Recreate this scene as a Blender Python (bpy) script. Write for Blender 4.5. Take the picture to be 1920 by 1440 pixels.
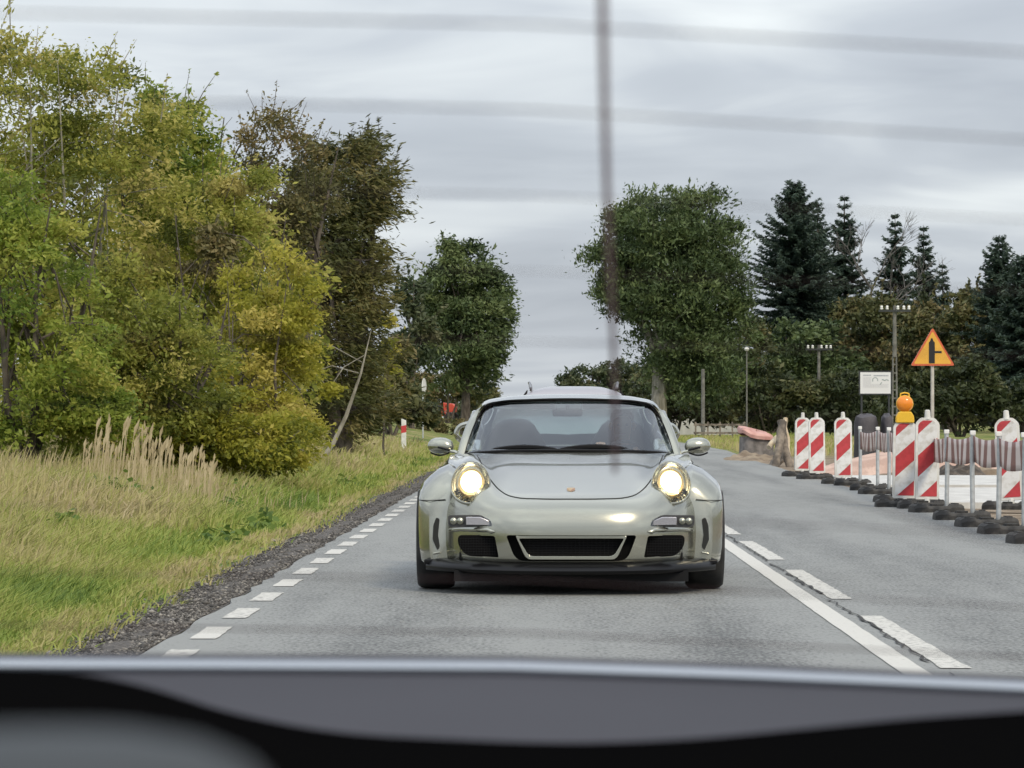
import bpy, bmesh, math, random
import numpy as np
from mathutils import Vector, Matrix

R = math.radians
rng = np.random.default_rng(11)
random.seed(11)
for o in list(bpy.data.objects):
    bpy.data.objects.remove(o)
sc = bpy.context.scene
COL = sc.collection

# ------------------------------------------------------------------ camera
F, VPX, HY, H = 6800.0, 1015.0, 783.0, 1.10      # focal length in photo pixels, vanishing point, horizon row, eye height
cd = bpy.data.cameras.new("camera")
cam = bpy.data.objects.new("camera", cd)
COL.objects.link(cam)
cd.sensor_width = 36.0
cd.lens = 36.0 * F / 1920.0
cd.clip_start = 0.05
cd.clip_end = 6000.0
cam.location = (0, 0, H)
cam.rotation_euler = (R(90) + math.atan((HY - 720) / F), 0, math.atan((VPX - 960) / F))
cd.dof.use_dof = True
cd.dof.focus_distance = 23.2
cd.dof.aperture_fstop = cd.lens / 3.8
sc.camera = cam

# ------------------------------------------------------------------ sky, sun, exposure
SUN_EL, SUN_AZ = 42.0, 150.0        # azimuth clockwise from +Y: behind the camera, to the right
w = bpy.data.worlds.new("World")
sc.world = w
w.use_nodes = True
nt = w.node_tree
nt.nodes.clear()
N = lambda t: nt.nodes.new(t)
wo = N("ShaderNodeOutputWorld"); bg = N("ShaderNodeBackground")
sky = N("ShaderNodeTexSky"); sky.sky_type = 'NISHITA'; sky.sun_disc = False
sky.sun_elevation = R(SUN_EL); sky.sun_rotation = R(SUN_AZ)
tc = N("ShaderNodeTexCoord"); sx = N("ShaderNodeSeparateXYZ")
nt.links.new(tc.outputs["Generated"], sx.inputs[0])
def wmath(op, a, b=None):
    n = N("ShaderNodeMath"); n.operation = op
    for i, v in enumerate((a, b)):
        if v is None: continue
        if isinstance(v, (int, float)): n.inputs[i].default_value = v
        else: nt.links.new(v, n.inputs[i])
    return n.outputs[0]
zc = wmath('MAXIMUM', sx.outputs[2], 0.0)
zz = wmath('ADD', zc, 0.13)
u = wmath('DIVIDE', sx.outputs[0], zz); v = wmath('DIVIDE', sx.outputs[1], zz)
cx = N("ShaderNodeCombineXYZ")
nt.links.new(wmath('MULTIPLY', u, 1.05), cx.inputs[0]); nt.links.new(v, cx.inputs[1])
cx.inputs[2].default_value = 7.2
def wnoise(scale, detail, rough, dist):
    n = N("ShaderNodeTexNoise"); n.inputs["Scale"].default_value = scale
    n.inputs["Detail"].default_value = detail; n.inputs["Roughness"].default_value = rough
    n.inputs["Distortion"].default_value = dist
    nt.links.new(cx.outputs[0], n.inputs["Vector"])
    return n.outputs["Fac"]
n1 = wnoise(0.85, 3.0, 0.5, 0.5); n2 = wnoise(2.2, 4.0, 0.55, 0.6)
nn = wmath('ADD', wmath('MULTIPLY', n1, 0.78), wmath('MULTIPLY', n2, 0.22))
cr = N("ShaderNodeValToRGB")
cr.color_ramp.elements[0].position = 0.36; cr.color_ramp.elements[0].color = (0.295, 0.322, 0.368, 1)
cr.color_ramp.elements[1].position = 0.66; cr.color_ramp.elements[1].color = (0.70, 0.735, 0.74, 1)
e = cr.color_ramp.elements.new(0.50); e.color = (0.415, 0.447, 0.49, 1)
nt.links.new(nn, cr.inputs[0])
# an overcast sky is up to about three times as bright overhead as at the horizon
grad = wmath('ADD', 0.94, wmath('MULTIPLY', zc, 1.25))
mg = N("ShaderNodeVectorMath"); mg.operation = 'SCALE'
nt.links.new(cr.outputs[0], mg.inputs[0]); nt.links.new(grad, mg.inputs["Scale"])
ns = N("ShaderNodeVectorMath"); ns.operation = 'SCALE'; ns.inputs["Scale"].default_value = 0.06
nt.links.new(sky.outputs[0], ns.inputs[0])
mx = N("ShaderNodeMix"); mx.data_type = 'RGBA'; mx.inputs[0].default_value = 0.90
nt.links.new(ns.outputs[0], mx.inputs[6]); nt.links.new(mg.outputs[0], mx.inputs[7])
nt.links.new(mx.outputs[2], bg.inputs[0]); bg.inputs[1].default_value = 1.0
nt.links.new(bg.outputs[0], wo.inputs[0])

sl = bpy.data.lights.new("sun", 'SUN'); sl.energy = 1.5; sl.angle = R(12); sl.color = (1.0, 0.87, 0.66)
so = bpy.data.objects.new("sun", sl); COL.objects.link(so)
sd = Vector((math.sin(R(SUN_AZ)) * math.cos(R(SUN_EL)), math.cos(R(SUN_AZ)) * math.cos(R(SUN_EL)), math.sin(R(SUN_EL))))
so.rotation_euler = sd.to_track_quat('Z', 'Y').to_euler()

sc.view_settings.view_transform = 'Standard'
sc.view_settings.look = 'None'
sc.view_settings.exposure = 0.5
sc.view_settings.gamma = 1.0
sc.view_settings.use_curve_mapping = False
sc.render.engine = 'CYCLES'
sc.cycles.use_denoising = True
sc.cycles.max_bounces = 7
sc.cycles.use_adaptive_sampling = True
sc.cycles.adaptive_threshold = 0.02
sc.cycles.diffuse_bounces = 2
sc.cycles.glossy_bounces = 4
sc.cycles.transparent_max_bounces = 24
sc.cycles.transmission_bounces = 6
sc.cycles.sample_clamp_indirect = 6.0

# ------------------------------------------------------------------ helpers
def PX(px, Y): return (px - VPX) / F * Y          # photo column at depth Y -> metres right of the eye
def PZ(py, Y): return H - (py - HY) / F * Y       # photo row at depth Y -> metres above the road
def GY(py): return H * F / (py - HY)              # photo row on the road -> depth

def tag(o, label=None, cat=None, group=None, kind=None):
    if label: o["label"] = label
    if cat: o["category"] = cat
    if group: o["group"] = group
    if kind: o["kind"] = kind
    return o
def empty(name, loc, label=None, cat=None, group=None, rz=0.0):
    o = bpy.data.objects.new(name, None); COL.objects.link(o)
    o.location = loc; o.rotation_euler = (0, 0, rz); o.empty_display_size = 0.2
    return tag(o, label, cat, group)
def mesh_obj(name, me, mats=(), parent=None, loc=None, rot=None):
    o = bpy.data.objects.new(name, me); COL.objects.link(o)
    for m in (mats if isinstance(mats, (list, tuple)) else [mats]):
        me.materials.append(m)
    if parent: o.parent = parent
    if loc is not None: o.location = loc
    if rot is not None: o.rotation_euler = rot
    return o
def link_copy(src, parent=None, loc=None):
    c = src.copy(); COL.objects.link(c); c.parent = parent
    if loc is not None: c.location = loc
    return c
def copy_tree(o, parent=None):
    c = o.copy(); COL.objects.link(c); c.parent = parent
    for ch in list(o.children): copy_tree(ch, c)
    return c

class MB:
    """collects verts and faces, then links them as one mesh object"""
    def __init__(s): s.v = []; s.f = []; s.m = []
    def add(s, verts, faces, mi=0):
        b = len(s.v); s.v.extend([tuple(p) for p in verts])
        s.f.extend([tuple(i + b for i in f) for f in faces]); s.m.extend([mi] * len(faces)); return s
    def box(s, c, d, mi=0, rz=0.0, taper=1.0, rx=0.0, ry=0.0):
        c = Vector(c); M = Matrix.Rotation(rz, 3, 'Z') @ Matrix.Rotation(ry, 3, 'Y') @ Matrix.Rotation(rx, 3, 'X')
        vs = []
        for z in (-1, 1):
            k = taper if z > 0 else 1.0
            for x, y in ((-1, -1), (1, -1), (1, 1), (-1, 1)):
                vs.append(c + M @ Vector((x * d[0] / 2 * k, y * d[1] / 2 * k, z * d[2] / 2)))
        return s.add(vs, [(0, 3, 2, 1), (4, 5, 6, 7), (0, 1, 5, 4), (1, 2, 6, 5), (2, 3, 7, 6), (3, 0, 4, 7)], mi)
    def tube(s, pts, rad, n=8, mi=0, cap=True, flat=None):
        pts = [Vector(p) for p in pts]
        if isinstance(rad, (int, float)): rad = [rad] * len(pts)
        vs = []; up = Vector((0, 0, 1)); prev = None
        for i, p in enumerate(pts):
            t = (pts[min(i + 1, len(pts) - 1)] - pts[max(i - 1, 0)])
            if t.length < 1e-9: t = Vector((0, 0, 1))
            t.normalize()
            if prev is None:
                a = up if abs(t.dot(up)) < 0.95 else Vector((1, 0, 0))
                nrm = (a - t * a.dot(t)).normalized()
            else:
                nrm = (prev - t * prev.dot(t))
                nrm = nrm.normalized() if nrm.length > 1e-6 else prev
            prev = nrm; b = t.cross(nrm)
            fa, fb = flat if flat else (1.0, 1.0)
            for k in range(n):
                a = 2 * math.pi * k / n
                vs.append(p + nrm * math.cos(a) * rad[i] * fa + b * math.sin(a) * rad[i] * fb)
        fs = []
        for i in range(len(pts) - 1):
            for k in range(n):
                fs.append((i * n + k, i * n + (k + 1) % n, (i + 1) * n + (k + 1) % n, (i + 1) * n + k))
        if cap:
            fs.append(tuple(range(n - 1, -1, -1))); fs.append(tuple((len(pts) - 1) * n + k for k in range(n)))
        return s.add(vs, fs, mi)
    def lathe(s, prof, c=(0, 0, 0), axis='Z', n=24, mi=0, closed=False):
        vs = []; c = Vector(c)
        for r, h in prof:
            for k in range(n):
                a = 2 * math.pi * k / n; p, q = r * math.cos(a), r * math.sin(a)
                vs.append(c + (Vector((p, q, h)) if axis == 'Z' else Vector((h, p, q)) if axis == 'X' else Vector((p, h, q))))
        fs = []; m = len(prof)
        for i in range(m if closed else m - 1):
            j = (i + 1) % m
            for k in range(n):
                fs.append((i * n + k, i * n + (k + 1) % n, j * n + (k + 1) % n, j * n + k))
        return s.add(vs, fs, mi)
    def prism(s, poly, y0, y1, mi=0):
        """polygon in x,z pushed along y"""
        n = len(poly); vs = [(x, y0, z) for x, z in poly] + [(x, y1, z) for x, z in poly]
        fs = [tuple(range(n)), tuple(range(2 * n - 1, n - 1, -1))] + [(i, i + n, (i + 1) % n + n, (i + 1) % n) for i in range(n)]
        return s.add(vs, fs, mi)
    def grid(s, P, mi=0, close_u=False):
        r, c = len(P), len(P[0]); b = [p for row in P for p in row]; fs = []
        for i in range(r - 1):
            for j in range(c if close_u else c - 1):
                k = (j + 1) % c
                fs.append((i * c + j, i * c + k, (i + 1) * c + k, (i + 1) * c + j))
        return s.add(b, fs, mi)
    def mesh(s, name, smooth=True, angle=40, fix=True):
        me = bpy.data.meshes.new(name); me.from_pydata(s.v, [], s.f)
        me.polygons.foreach_set("material_index", s.m)
        if fix:
            bm = bmesh.new(); bm.from_mesh(me); bmesh.ops.recalc_face_normals(bm, faces=bm.faces); bm.to_mesh(me); bm.free()
        if smooth:
            me.polygons.foreach_set("use_smooth", [True] * len(me.polygons)); me.set_sharp_from_angle(angle=R(angle))
        me.update(); return me
    def build(s, name, mats, parent=None, smooth=True, angle=40, bevel=0.0, seg=2, loc=None, rot=None, fix=True):
        o = mesh_obj(name, s.mesh(name, smooth, angle, fix), mats, parent, loc, rot)
        if bevel > 0:
            m = o.modifiers.new("bevel", 'BEVEL'); m.width = bevel; m.segments = seg; m.limit_method = 'ANGLE'; m.angle_limit = R(35)
            if smooth:
                wn = o.modifiers.new("wn", 'WEIGHTED_NORMAL'); wn.keep_sharp = True
        return o

def np_mesh(name, verts, faces, attrs=None, smooth=False):
    """verts (n,3), faces (m,k) arrays"""
    me = bpy.data.meshes.new(name); nv, (nf, k) = len(verts), faces.shape
    me.vertices.add(nv); me.vertices.foreach_set("co", verts.astype(np.float32).ravel())
    me.loops.add(nf * k); me.loops.foreach_set("vertex_index", faces.astype(np.int32).ravel())
    me.polygons.add(nf); me.polygons.foreach_set("loop_start", np.arange(0, nf * k, k, dtype=np.int32))
    if smooth: me.polygons.foreach_set("use_smooth", np.ones(nf, dtype=bool))
    for an, av in (attrs or {}).items():
        a = me.attributes.new(an, 'FLOAT', 'FACE'); a.data.foreach_set("value", av.astype(np.float32))
    me.update(calc_edges=True); me.validate(); return me

def crom(ts, vs, q):
    """smooth curve through the points (vs may be columns)"""
    ts = np.asarray(ts, float); vs = np.asarray(vs, float); q = np.asarray(q, float)
    one = vs.ndim == 1
    if one: vs = vs[:, None]
    m = np.gradient(vs, ts, axis=0)
    i = np.clip(np.searchsorted(ts, q, side='right') - 1, 0, len(ts) - 2)
    h = (ts[i + 1] - ts[i])[:, None]; t = ((q - ts[i])[:, None]) / h
    r = ((2*t**3 - 3*t**2 + 1) * vs[i] + (t**3 - 2*t**2 + t) * h * m[i] + (-2*t**3 + 3*t**2) * vs[i+1] + (t**3 - t**2) * h * m[i+1])
    return r[:, 0] if one else r
def curve(pts, n):
    pts = np.asarray(pts, float)
    d = np.r_[0, np.cumsum(np.linalg.norm(np.diff(pts, axis=0), axis=1))]
    return crom(d, pts, np.linspace(0, d[-1], n))

# ------------------------------------------------------------------ materials
def new_mat(name):
    m = bpy.data.materials.new(name); m.use_nodes = True
    return m, m.node_tree, m.node_tree.nodes["Principled BSDF"]
def pm(name, col, rough=0.5, metal=0.0, col2=None, scale=6.0, lo=0.4, hi=0.62, bump=0.0, bscale=60.0, coat=0.0, spec=0.5, detail=5.0, stretch=None, dist=0.01):
    m, t, b = new_mat(name)
    b.inputs["Base Color"].default_value = (*col, 1); b.inputs["Roughness"].default_value = rough
    b.inputs["Metallic"].default_value = metal; b.inputs["Specular IOR Level"].default_value = spec
    b.inputs["Coat Weight"].default_value = coat; b.inputs["Coat Roughness"].default_value = 0.04
    c = t.nodes.new("ShaderNodeTexCoord"); mp = t.nodes.new("ShaderNodeMapping")
    t.links.new(c.outputs["Object"], mp.inputs[0])
    if stretch: mp.inputs["Scale"].default_value = stretch
    if col2:
        n = t.nodes.new("ShaderNodeTexNoise"); n.inputs["Scale"].default_value = scale; n.inputs["Detail"].default_value = detail
        t.links.new(mp.outputs[0], n.inputs["Vector"])
        r = t.nodes.new("ShaderNodeValToRGB"); r.color_ramp.elements[0].position = lo; r.color_ramp.elements[1].position = hi
        r.color_ramp.elements[0].color = (*col, 1); r.color_ramp.elements[1].color = (*col2, 1)
        t.links.new(n.outputs["Fac"], r.inputs[0]); t.links.new(r.outputs[0], b.inputs["Base Color"])
    if bump > 0:
        n = t.nodes.new("ShaderNodeTexNoise"); n.inputs["Scale"].default_value = bscale; n.inputs["Detail"].default_value = 4
        t.links.new(mp.outputs[0], n.inputs["Vector"])
        bp = t.nodes.new("ShaderNodeBump"); bp.inputs["Strength"].default_value = bump; bp.inputs["Distance"].default_value = dist
        t.links.new(n.outputs["Fac"], bp.inputs["Height"]); t.links.new(bp.outputs[0], b.inputs["Normal"])
    return m
def leaf_mat(name, cols, transl=0.25, rough=0.55):
    """colour of each leaf from its own tint value"""
    m, t, b = new_mat(name)
    a = t.nodes.new("ShaderNodeAttribute"); a.attribute_name = "tint"
    r = t.nodes.new("ShaderNodeValToRGB"); el = r.color_ramp.elements
    el[0].color = (*cols[0], 1); el[1].color = (*cols[-1], 1)
    for i, cc in enumerate(cols[1:-1]):
        e = el.new((i + 1) / (len(cols) - 1)); e.color = (*cc, 1)
    t.links.new(a.outputs["Fac"], r.inputs[0])
    t.links.new(r.outputs[0], b.inputs["Base Color"]); b.inputs["Roughness"].default_value = rough
    b.inputs["Specular IOR Level"].default_value = 0.3
    tr = t.nodes.new("ShaderNodeBsdfTranslucent"); t.links.new(r.outputs[0], tr.inputs[0])
    mxs = t.nodes.new("ShaderNodeMixShader"); mxs.inputs[0].default_value = transl
    t.links.new(b.outputs[0], mxs.inputs[1]); t.links.new(tr.outputs[0], mxs.inputs[2])
    t.links.new(mxs.outputs[0], t.nodes["Material Output"].inputs[0])
    return m
def glass_mat(name, tint=(0.80, 0.88, 0.87), k=1.7, add=0.03, rough=0.02):
    m, t, b = new_mat(name); t.nodes.remove(b)
    tr = t.nodes.new("ShaderNodeBsdfTransparent"); tr.inputs[0].default_value = (*tint, 1)
    g = t.nodes.new("ShaderNodeBsdfGlossy"); g.inputs["Roughness"].default_value = rough; g.inputs[0].default_value = (0.95, 0.97, 1, 1)
    f = t.nodes.new("ShaderNodeFresnel"); f.inputs[0].default_value = 1.5
    ma = t.nodes.new("ShaderNodeMath"); ma.operation = 'MULTIPLY_ADD'; ma.inputs[1].default_value = k; ma.inputs[2].default_value = add; ma.use_clamp = True
    ms = t.nodes.new("ShaderNodeMixShader")
    t.links.new(f.outputs[0], ma.inputs[0]); t.links.new(ma.outputs[0], ms.inputs[0])
    t.links.new(tr.outputs[0], ms.inputs[1]); t.links.new(g.outputs[0], ms.inputs[2])
    t.links.new(ms.outputs[0], t.nodes["Material Output"].inputs[0])
    return m
def emit_mat(name, col, s):
    m, t, b = new_mat(name)
    b.inputs["Base Color"].default_value = (*col, 1); b.inputs["Emission Color"].default_value = (*col, 1); b.inputs["Emission Strength"].default_value = s
    return m
# ------------------------------------------------------------------ the land
def vnoise(x, y, s, seed=0):
    """smooth value noise, vectorised"""
    x = np.asarray(x, float) / s; y = np.asarray(y, float) / s
    xi = np.floor(x).astype(np.int64); yi = np.floor(y).astype(np.int64); fx = x - xi; fy = y - yi
    fx = fx * fx * (3 - 2 * fx); fy = fy * fy * (3 - 2 * fy)
    def h(a, b):
        n = (a * 374761393 + b * 668265263 + seed * 1442695041) & 0x7fffffff
        n = ((n ^ (n >> 13)) * 1274126177) & 0x7fffffff
        return ((n ^ (n >> 16)) & 0xffff) / 65535.0
    return (h(xi, yi) * (1 - fx) + h(xi + 1, yi) * fx) * (1 - fy) + (h(xi, yi + 1) * (1 - fx) + h(xi + 1, yi + 1) * fx) * fy
LX = [-400, -60, -20, -12, -9, -7, -5.5, -4.4, -3.6, -3.0, -2.5, -2.2, -1.8]
LZ = [1.2, 1.1, 1.0, 0.85, 0.66, 0.45, 0.24, 0.06, -0.04, -0.06, -0.04, -0.03, -0.03]
RXs = [4.7, 5.2, 6.0, 9.0, 14.0, 30.0, 400.0]
RZ = [-0.03, -0.04, -0.05, -0.03, 0.05, 0.2, 0.4]
def land_z(x, y):
    x = np.asarray(x, float); y = np.asarray(y, float)
    z = np.where(x < 0, np.interp(x, LX, LZ), np.interp(x, RXs, RZ))
    off = np.clip((np.where(x < 0, -2.4 - x, x - 5.6)) / 2.0, 0, 1)
    z = z + off * (vnoise(x, y, 2.3, 1) - 0.5) * 0.16 + off * (vnoise(x, y, 0.8, 2) - 0.5) * 0.06
    return z
gx = np.unique(np.r_[np.linspace(-400, -30, 14), np.linspace(-30, -10, 24), np.linspace(-10, -1.8, 56), np.linspace(-1.8, 4.7, 5), np.linspace(4.7, 16, 40), np.linspace(16, 60, 16), np.linspace(60, 400, 10)])
gy = np.unique(np.r_[np.linspace(-60, 12, 10), np.linspace(12, 80, 130), np.linspace(80, 300, 110), np.linspace(300, 900, 30), np.linspace(900, 4000, 14)])
GXm, GYm = np.meshgrid(gx, gy)
V = np.stack([GXm, GYm, land_z(GXm, GYm)], -1).reshape(-1, 3)
nx, ny = len(gx), len(gy)
ii = np.arange((ny - 1) * (nx - 1)); r_, c_ = ii // (nx - 1), ii % (nx - 1)
Fq = np.stack([r_ * nx + c_, r_ * nx + c_ + 1, (r_ + 1) * nx + c_ + 1, (r_ + 1) * nx + c_], -1)

def land_material():
    m, t, b = new_mat("land")
    c = t.nodes.new("ShaderNodeTexCoord")
    def noise(s, d=5):
        n = t.nodes.new("ShaderNodeTexNoise"); n.inputs["Scale"].default_value = s; n.inputs["Detail"].default_value = d
        t.links.new(c.outputs["Object"], n.inputs["Vector"]); return n.outputs["Fac"]
    def ramp(fac, stops):
        r = t.nodes.new("ShaderNodeValToRGB"); el = r.color_ramp.elements
        el[0].position, el[0].color = stops[0][0], (*stops[0][1], 1); el[1].position, el[1].color = stops[-1][0], (*stops[-1][1], 1)
        for p, q in stops[1:-1]:
            e = el.new(p); e.color = (*q, 1)
        t.links.new(fac, r.inputs[0]); return r.outputs[0]
    grass = ramp(noise(0.9), [(0.30, (0.065, 0.10, 0.026)), (0.46, (0.14, 0.18, 0.045)), (0.58, (0.235, 0.21, 0.085)), (0.74, (0.31, 0.26, 0.14))])
    dirt = ramp(noise(2.2), [(0.3, (0.12, 0.09, 0.065)), (0.5, (0.22, 0.175, 0.13)), (0.72, (0.34, 0.29, 0.23))])
    s = t.nodes.new("ShaderNodeSeparateXYZ"); t.links.new(c.outputs["Object"], s.inputs[0])
    def mr(sock, a0, a1):
        n = t.nodes.new("ShaderNodeMapRange"); n.inputs[1].default_value = a0; n.inputs[2].default_value = a1; n.clamp = True
        t.links.new(sock, n.inputs[0]); return n.outputs[0]
    def mul(a, bb):
        n = t.nodes.new("ShaderNodeMath"); n.operation = 'MULTIPLY'; t.links.new(a, n.inputs[0]); t.links.new(bb, n.inputs[1]); return n.outputs[0]
    # bare building ground to the right of the road, up to where the side road ends
    dm = mul(mul(mr(s.outputs[0], 4.4, 4.8), mr(s.outputs[0], 17.0, 13.0)), mr(s.outputs[1], 118.0, 96.0))
    mx_ = t.nodes.new("ShaderNodeMix"); mx_.data_type = 'RGBA'
    t.links.new(dm, mx_.inputs[0]); t.links.new(grass, mx_.inputs[6]); t.links.new(dirt, mx_.inputs[7])
    t.links.new(mx_.outputs[2], b.inputs["Base Color"]); b.inputs["Roughness"].default_value = 0.95; b.inputs["Specular IOR Level"].default_value = 0.15
    bp = t.nodes.new("ShaderNodeBump"); bp.inputs["Strength"].default_value = 0.7; bp.inputs["Distance"].default_value = 0.03
    t.links.new(noise(22.0), bp.inputs["Height"]); t.links.new(bp.outputs[0], b.inputs["Normal"])
    return m
ground = mesh_obj("ground", np_mesh("ground", V, Fq, smooth=True), land_material()); tag(ground, "rough verge and field ground on both sides of the road", kind="structure")

# asphalt: worn grey, finely speckled, darker tyre bands running along it
def asphalt_material():
    m, t, b = new_mat("asphalt")
    c = t.nodes.new("ShaderNodeTexCoord")
    def noise(s, d=4, sc_=None):
        mp = t.nodes.new("ShaderNodeMapping"); t.links.new(c.outputs["Object"], mp.inputs[0])
        if sc_: mp.inputs["Scale"].default_value = sc_
        n = t.nodes.new("ShaderNodeTexNoise"); n.inputs["Scale"].default_value = s; n.inputs["Detail"].default_value = d
        t.links.new(mp.outputs[0], n.inputs["Vector"]); return n.outputs["Fac"]
    def ma(op, a, bb, cc=None):
        n = t.nodes.new("ShaderNodeMath"); n.operation = op
        for i, q in enumerate((a, bb, cc)):
            if q is None: continue
            if isinstance(q, (int, float)): n.inputs[i].default_value = q
            else: t.links.new(q, n.inputs[i])
        return n.outputs[0]
    f = ma('MULTIPLY_ADD', noise(48.0, 4, (1, 0.30, 1)), 1.0, ma('MULTIPLY', noise(0.8, 4, (1.6, 0.12, 1)), 0.62))
    f = ma('ADD', f, ma('MULTIPLY', noise(6.0, 4, (1, 0.3, 1)), 0.25))
    # wheel tracks, polished a little darker than the crown of each lane
    s_ = t.nodes.new("ShaderNodeSeparateXYZ"); t.links.new(c.outputs["Object"], s_.inputs[0])
    d_ = None
    for xc in (-0.78, 0.92, 2.55, 4.05):
        q_ = ma('ABSOLUTE', ma('SUBTRACT', s_.outputs[0], xc), 0.0); d_ = q_ if d_ is None else ma('MINIMUM', d_, q_)
    mr_ = t.nodes.new("ShaderNodeMapRange"); mr_.interpolation_type = 'SMOOTHSTEP'; mr_.inputs[1].default_value = 0.0; mr_.inputs[2].default_value = 0.55; mr_.inputs[3].default_value = -0.075; mr_.inputs[4].default_value = 0.03; t.links.new(d_, mr_.inputs[0])
    f = ma('ADD', f, mr_.outputs[0])
    r = t.nodes.new("ShaderNodeValToRGB"); el = r.color_ramp.elements
    el[0].position, el[0].color = 0.66, (0.075, 0.078, 0.077, 1); el[1].position, el[1].color = 1.0, (0.250, 0.256, 0.248, 1)
    t.links.new(f, r.inputs[0]); t.links.new(r.outputs[0], b.inputs["Base Color"])
    b.inputs["Roughness"].default_value = 0.62; b.inputs["Specular IOR Level"].default_value = 0.35
    bp = t.nodes.new("ShaderNodeBump"); bp.inputs["Strength"].default_value = 0.55; bp.inputs["Distance"].default_value = 0.008
    t.links.new(noise(120.0, 3), bp.inputs["Height"]); t.links.new(bp.outputs[0], b.inputs["Normal"])
    return m
M_ASPH = asphalt_material()
ys = np.r_[np.arange(-40, 14, 6), np.arange(14, 130, 0.5), np.arange(130, 420, 10)]
redge = np.interp(ys, [-40, 58, 70, 95, 121, 150, 420], [4.86, 4.86, 5.05, 5.5, 6.2, 6.2, 5.2])
mb = MB(); P = []
for i, y in enumerate(ys):
    jl = -1.86 + 0.05 * (random.random() - 0.5) * (1 if y > 13 else 0); jr = redge[i] + 0.05 * (random.random() - 0.5)
    P.append([(jl - 0.02, y, -0.06), (jl, y, 0.0)] + [(jl + (jr - jl) * k / 6, y, 0.0) for k in range(1, 6)] + [(jr, y, 0.0), (jr + 0.02, y, -0.06)])
mb.grid(P)
road = mb.build("road", M_ASPH, smooth=False); tag(road, "grey asphalt two-lane country road", kind="structure")
def paint_material(name, wear):
    m, t, b = new_mat(name)
    c = t.nodes.new("ShaderNodeTexCoord"); g = t.nodes.new("ShaderNodeNewGeometry")
    n = t.nodes.new("ShaderNodeTexNoise"); n.inputs["Scale"].default_value = 26; n.inputs["Detail"].default_value = 6
    t.links.new(g.outputs["Position"], n.inputs["Vector"])
    r = t.nodes.new("ShaderNodeValToRGB"); el = r.color_ramp.elements
    el[0].position, el[0].color = wear - 0.05, (0.26, 0.255, 0.24, 1); el[1].position, el[1].color = wear + 0.05, (0.54, 0.53, 0.495, 1)
    t.links.new(n.outputs["Fac"], r.inputs[0]); t.links.new(r.outputs[0], b.inputs["Base Color"]); b.inputs["Roughness"].default_value = 0.7
    return m
M_LINE = paint_material("road paint", 0.33); M_LINE2 = paint_material("worn road paint", 0.42)
def strip(name, x0, x1, y0, y1, z, mat, n=None, jit=0.006):
    n = n or max(3, int((y1 - y0) / 0.16)); mb = MB()
    mb.grid([[(x0 + random.uniform(-jit, jit), y0 + (y1 - y0) * k / n, z), (x1 + random.uniform(-jit, jit), y0 + (y1 - y0) * k / n, z)] for k in range(n + 1)])
    return mb.build(name, mat, road, smooth=False, fix=False)
for k in range(-2, 46):
    yc = 18.51 + 1.863 * k
    strip("edge_dash", -1.750, -1.615, yc - 0.52, yc + 0.50, 0.004, M_LINE2 if k % 3 else M_LINE)
strip("solid_centre_line", 1.545, 1.668, 9.0, 130.0, 0.004, M_LINE, n=420, jit=0.003)
for k in range(-1, 18):
    strip("centre_dash", 1.752, 1.880, 15.9 + 6.06 * k, 20.1 + 6.06 * k, 0.004, M_LINE2)
# the open joint that runs along the broken line, and a few cracks across the lane
M_CRACK = pm("tar crack", (0.035, 0.034, 0.034), 0.85)
def crack(pts, wid):
    mb = MB(); P = []
    for (x, y) in pts:
        ww = wid * random.uniform(0.3, 1.2); P.append([(x - ww, y, 0.0075), (x + ww, y, 0.0075)])
    mb.grid(P); return mb.build("crack", M_CRACK, road, smooth=False, fix=False)
y = 14.5; x = 1.73
seg = []
while y < 60:
    x = 1.735 + 0.3 * (x - 1.735) + random.uniform(-0.022, 0.022); seg.append((x, y)); y += random.uniform(0.10, 0.3)
    if random.random() < 0.06 and len(seg) > 4:
        crack(seg, 0.010); seg = []; y += random.uniform(0.1, 0.9)

# gravel shoulder
M_GRAV = pm("gravel bed", (0.060, 0.056, 0.054), 0.95, col2=(0.17, 0.155, 0.142), scale=28, lo=0.35, hi=0.7, bump=0.9, bscale=70, dist=0.03, detail=8)
mb = MB(); P = []
for y in np.arange(10, 130, 0.35):
    e = -2.26 - 0.22 * float(vnoise(0.0, y, 1.7, 5)) - 0.10 * float(vnoise(3.0, y, 0.5, 6))
    P.append([(e, y, float(land_z(e, y)) - 0.012), (-2.25, y, -0.018), (-2.05, y, -0.012 + 0.02 * random.random()), (-1.87, y, -0.014)])
mb.grid(P); sh = mb.build("gravel_shoulder", M_GRAV); tag(sh, "dark gravel shoulder between asphalt edge and grass", kind="structure")

def scatter_faces(base, tris, pos, scl, yaw, tilt=None):
    """copies of a little mesh (verts base, faces tris) at pos"""
    n, k = len(pos), len(base)
    c, s = np.cos(yaw), np.sin(yaw)
    b = base[None, :, :] * scl[:, None, :]
    x = b[..., 0] * c[:, None] - b[..., 1] * s[:, None]; y = b[..., 0] * s[:, None] + b[..., 1] * c[:, None]
    v = np.stack([x, y, b[..., 2]], -1) + pos[:, None, :]
    f = tris[None] + (np.arange(n) * k)[:, None, None]
    return v.reshape(-1, 3), f.reshape(-1, tris.shape[1])
octa = np.array([[1, 0, 0], [0.3, 0.9, 0.1], [-0.9, 0.3, 0], [-0.2, -1, 0.1], [0.1, 0, 0.8], [0, 0.1, -0.8]], float)
otri = np.array([[0, 1, 4], [1, 2, 4], [2, 3, 4], [3, 0, 4], [1, 0, 5], [2, 1, 5], [3, 2, 5], [0, 3, 5]])
n = 22000
yy = 15.0 / (1 - rng.random(n) * (1 - 15.0 / 75.0)); xx = -1.88 - np.abs(rng.normal(0, 0.24, n)); ok = xx > -2.9
xx, yy = xx[ok], yy[ok]; n = len(xx)
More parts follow.
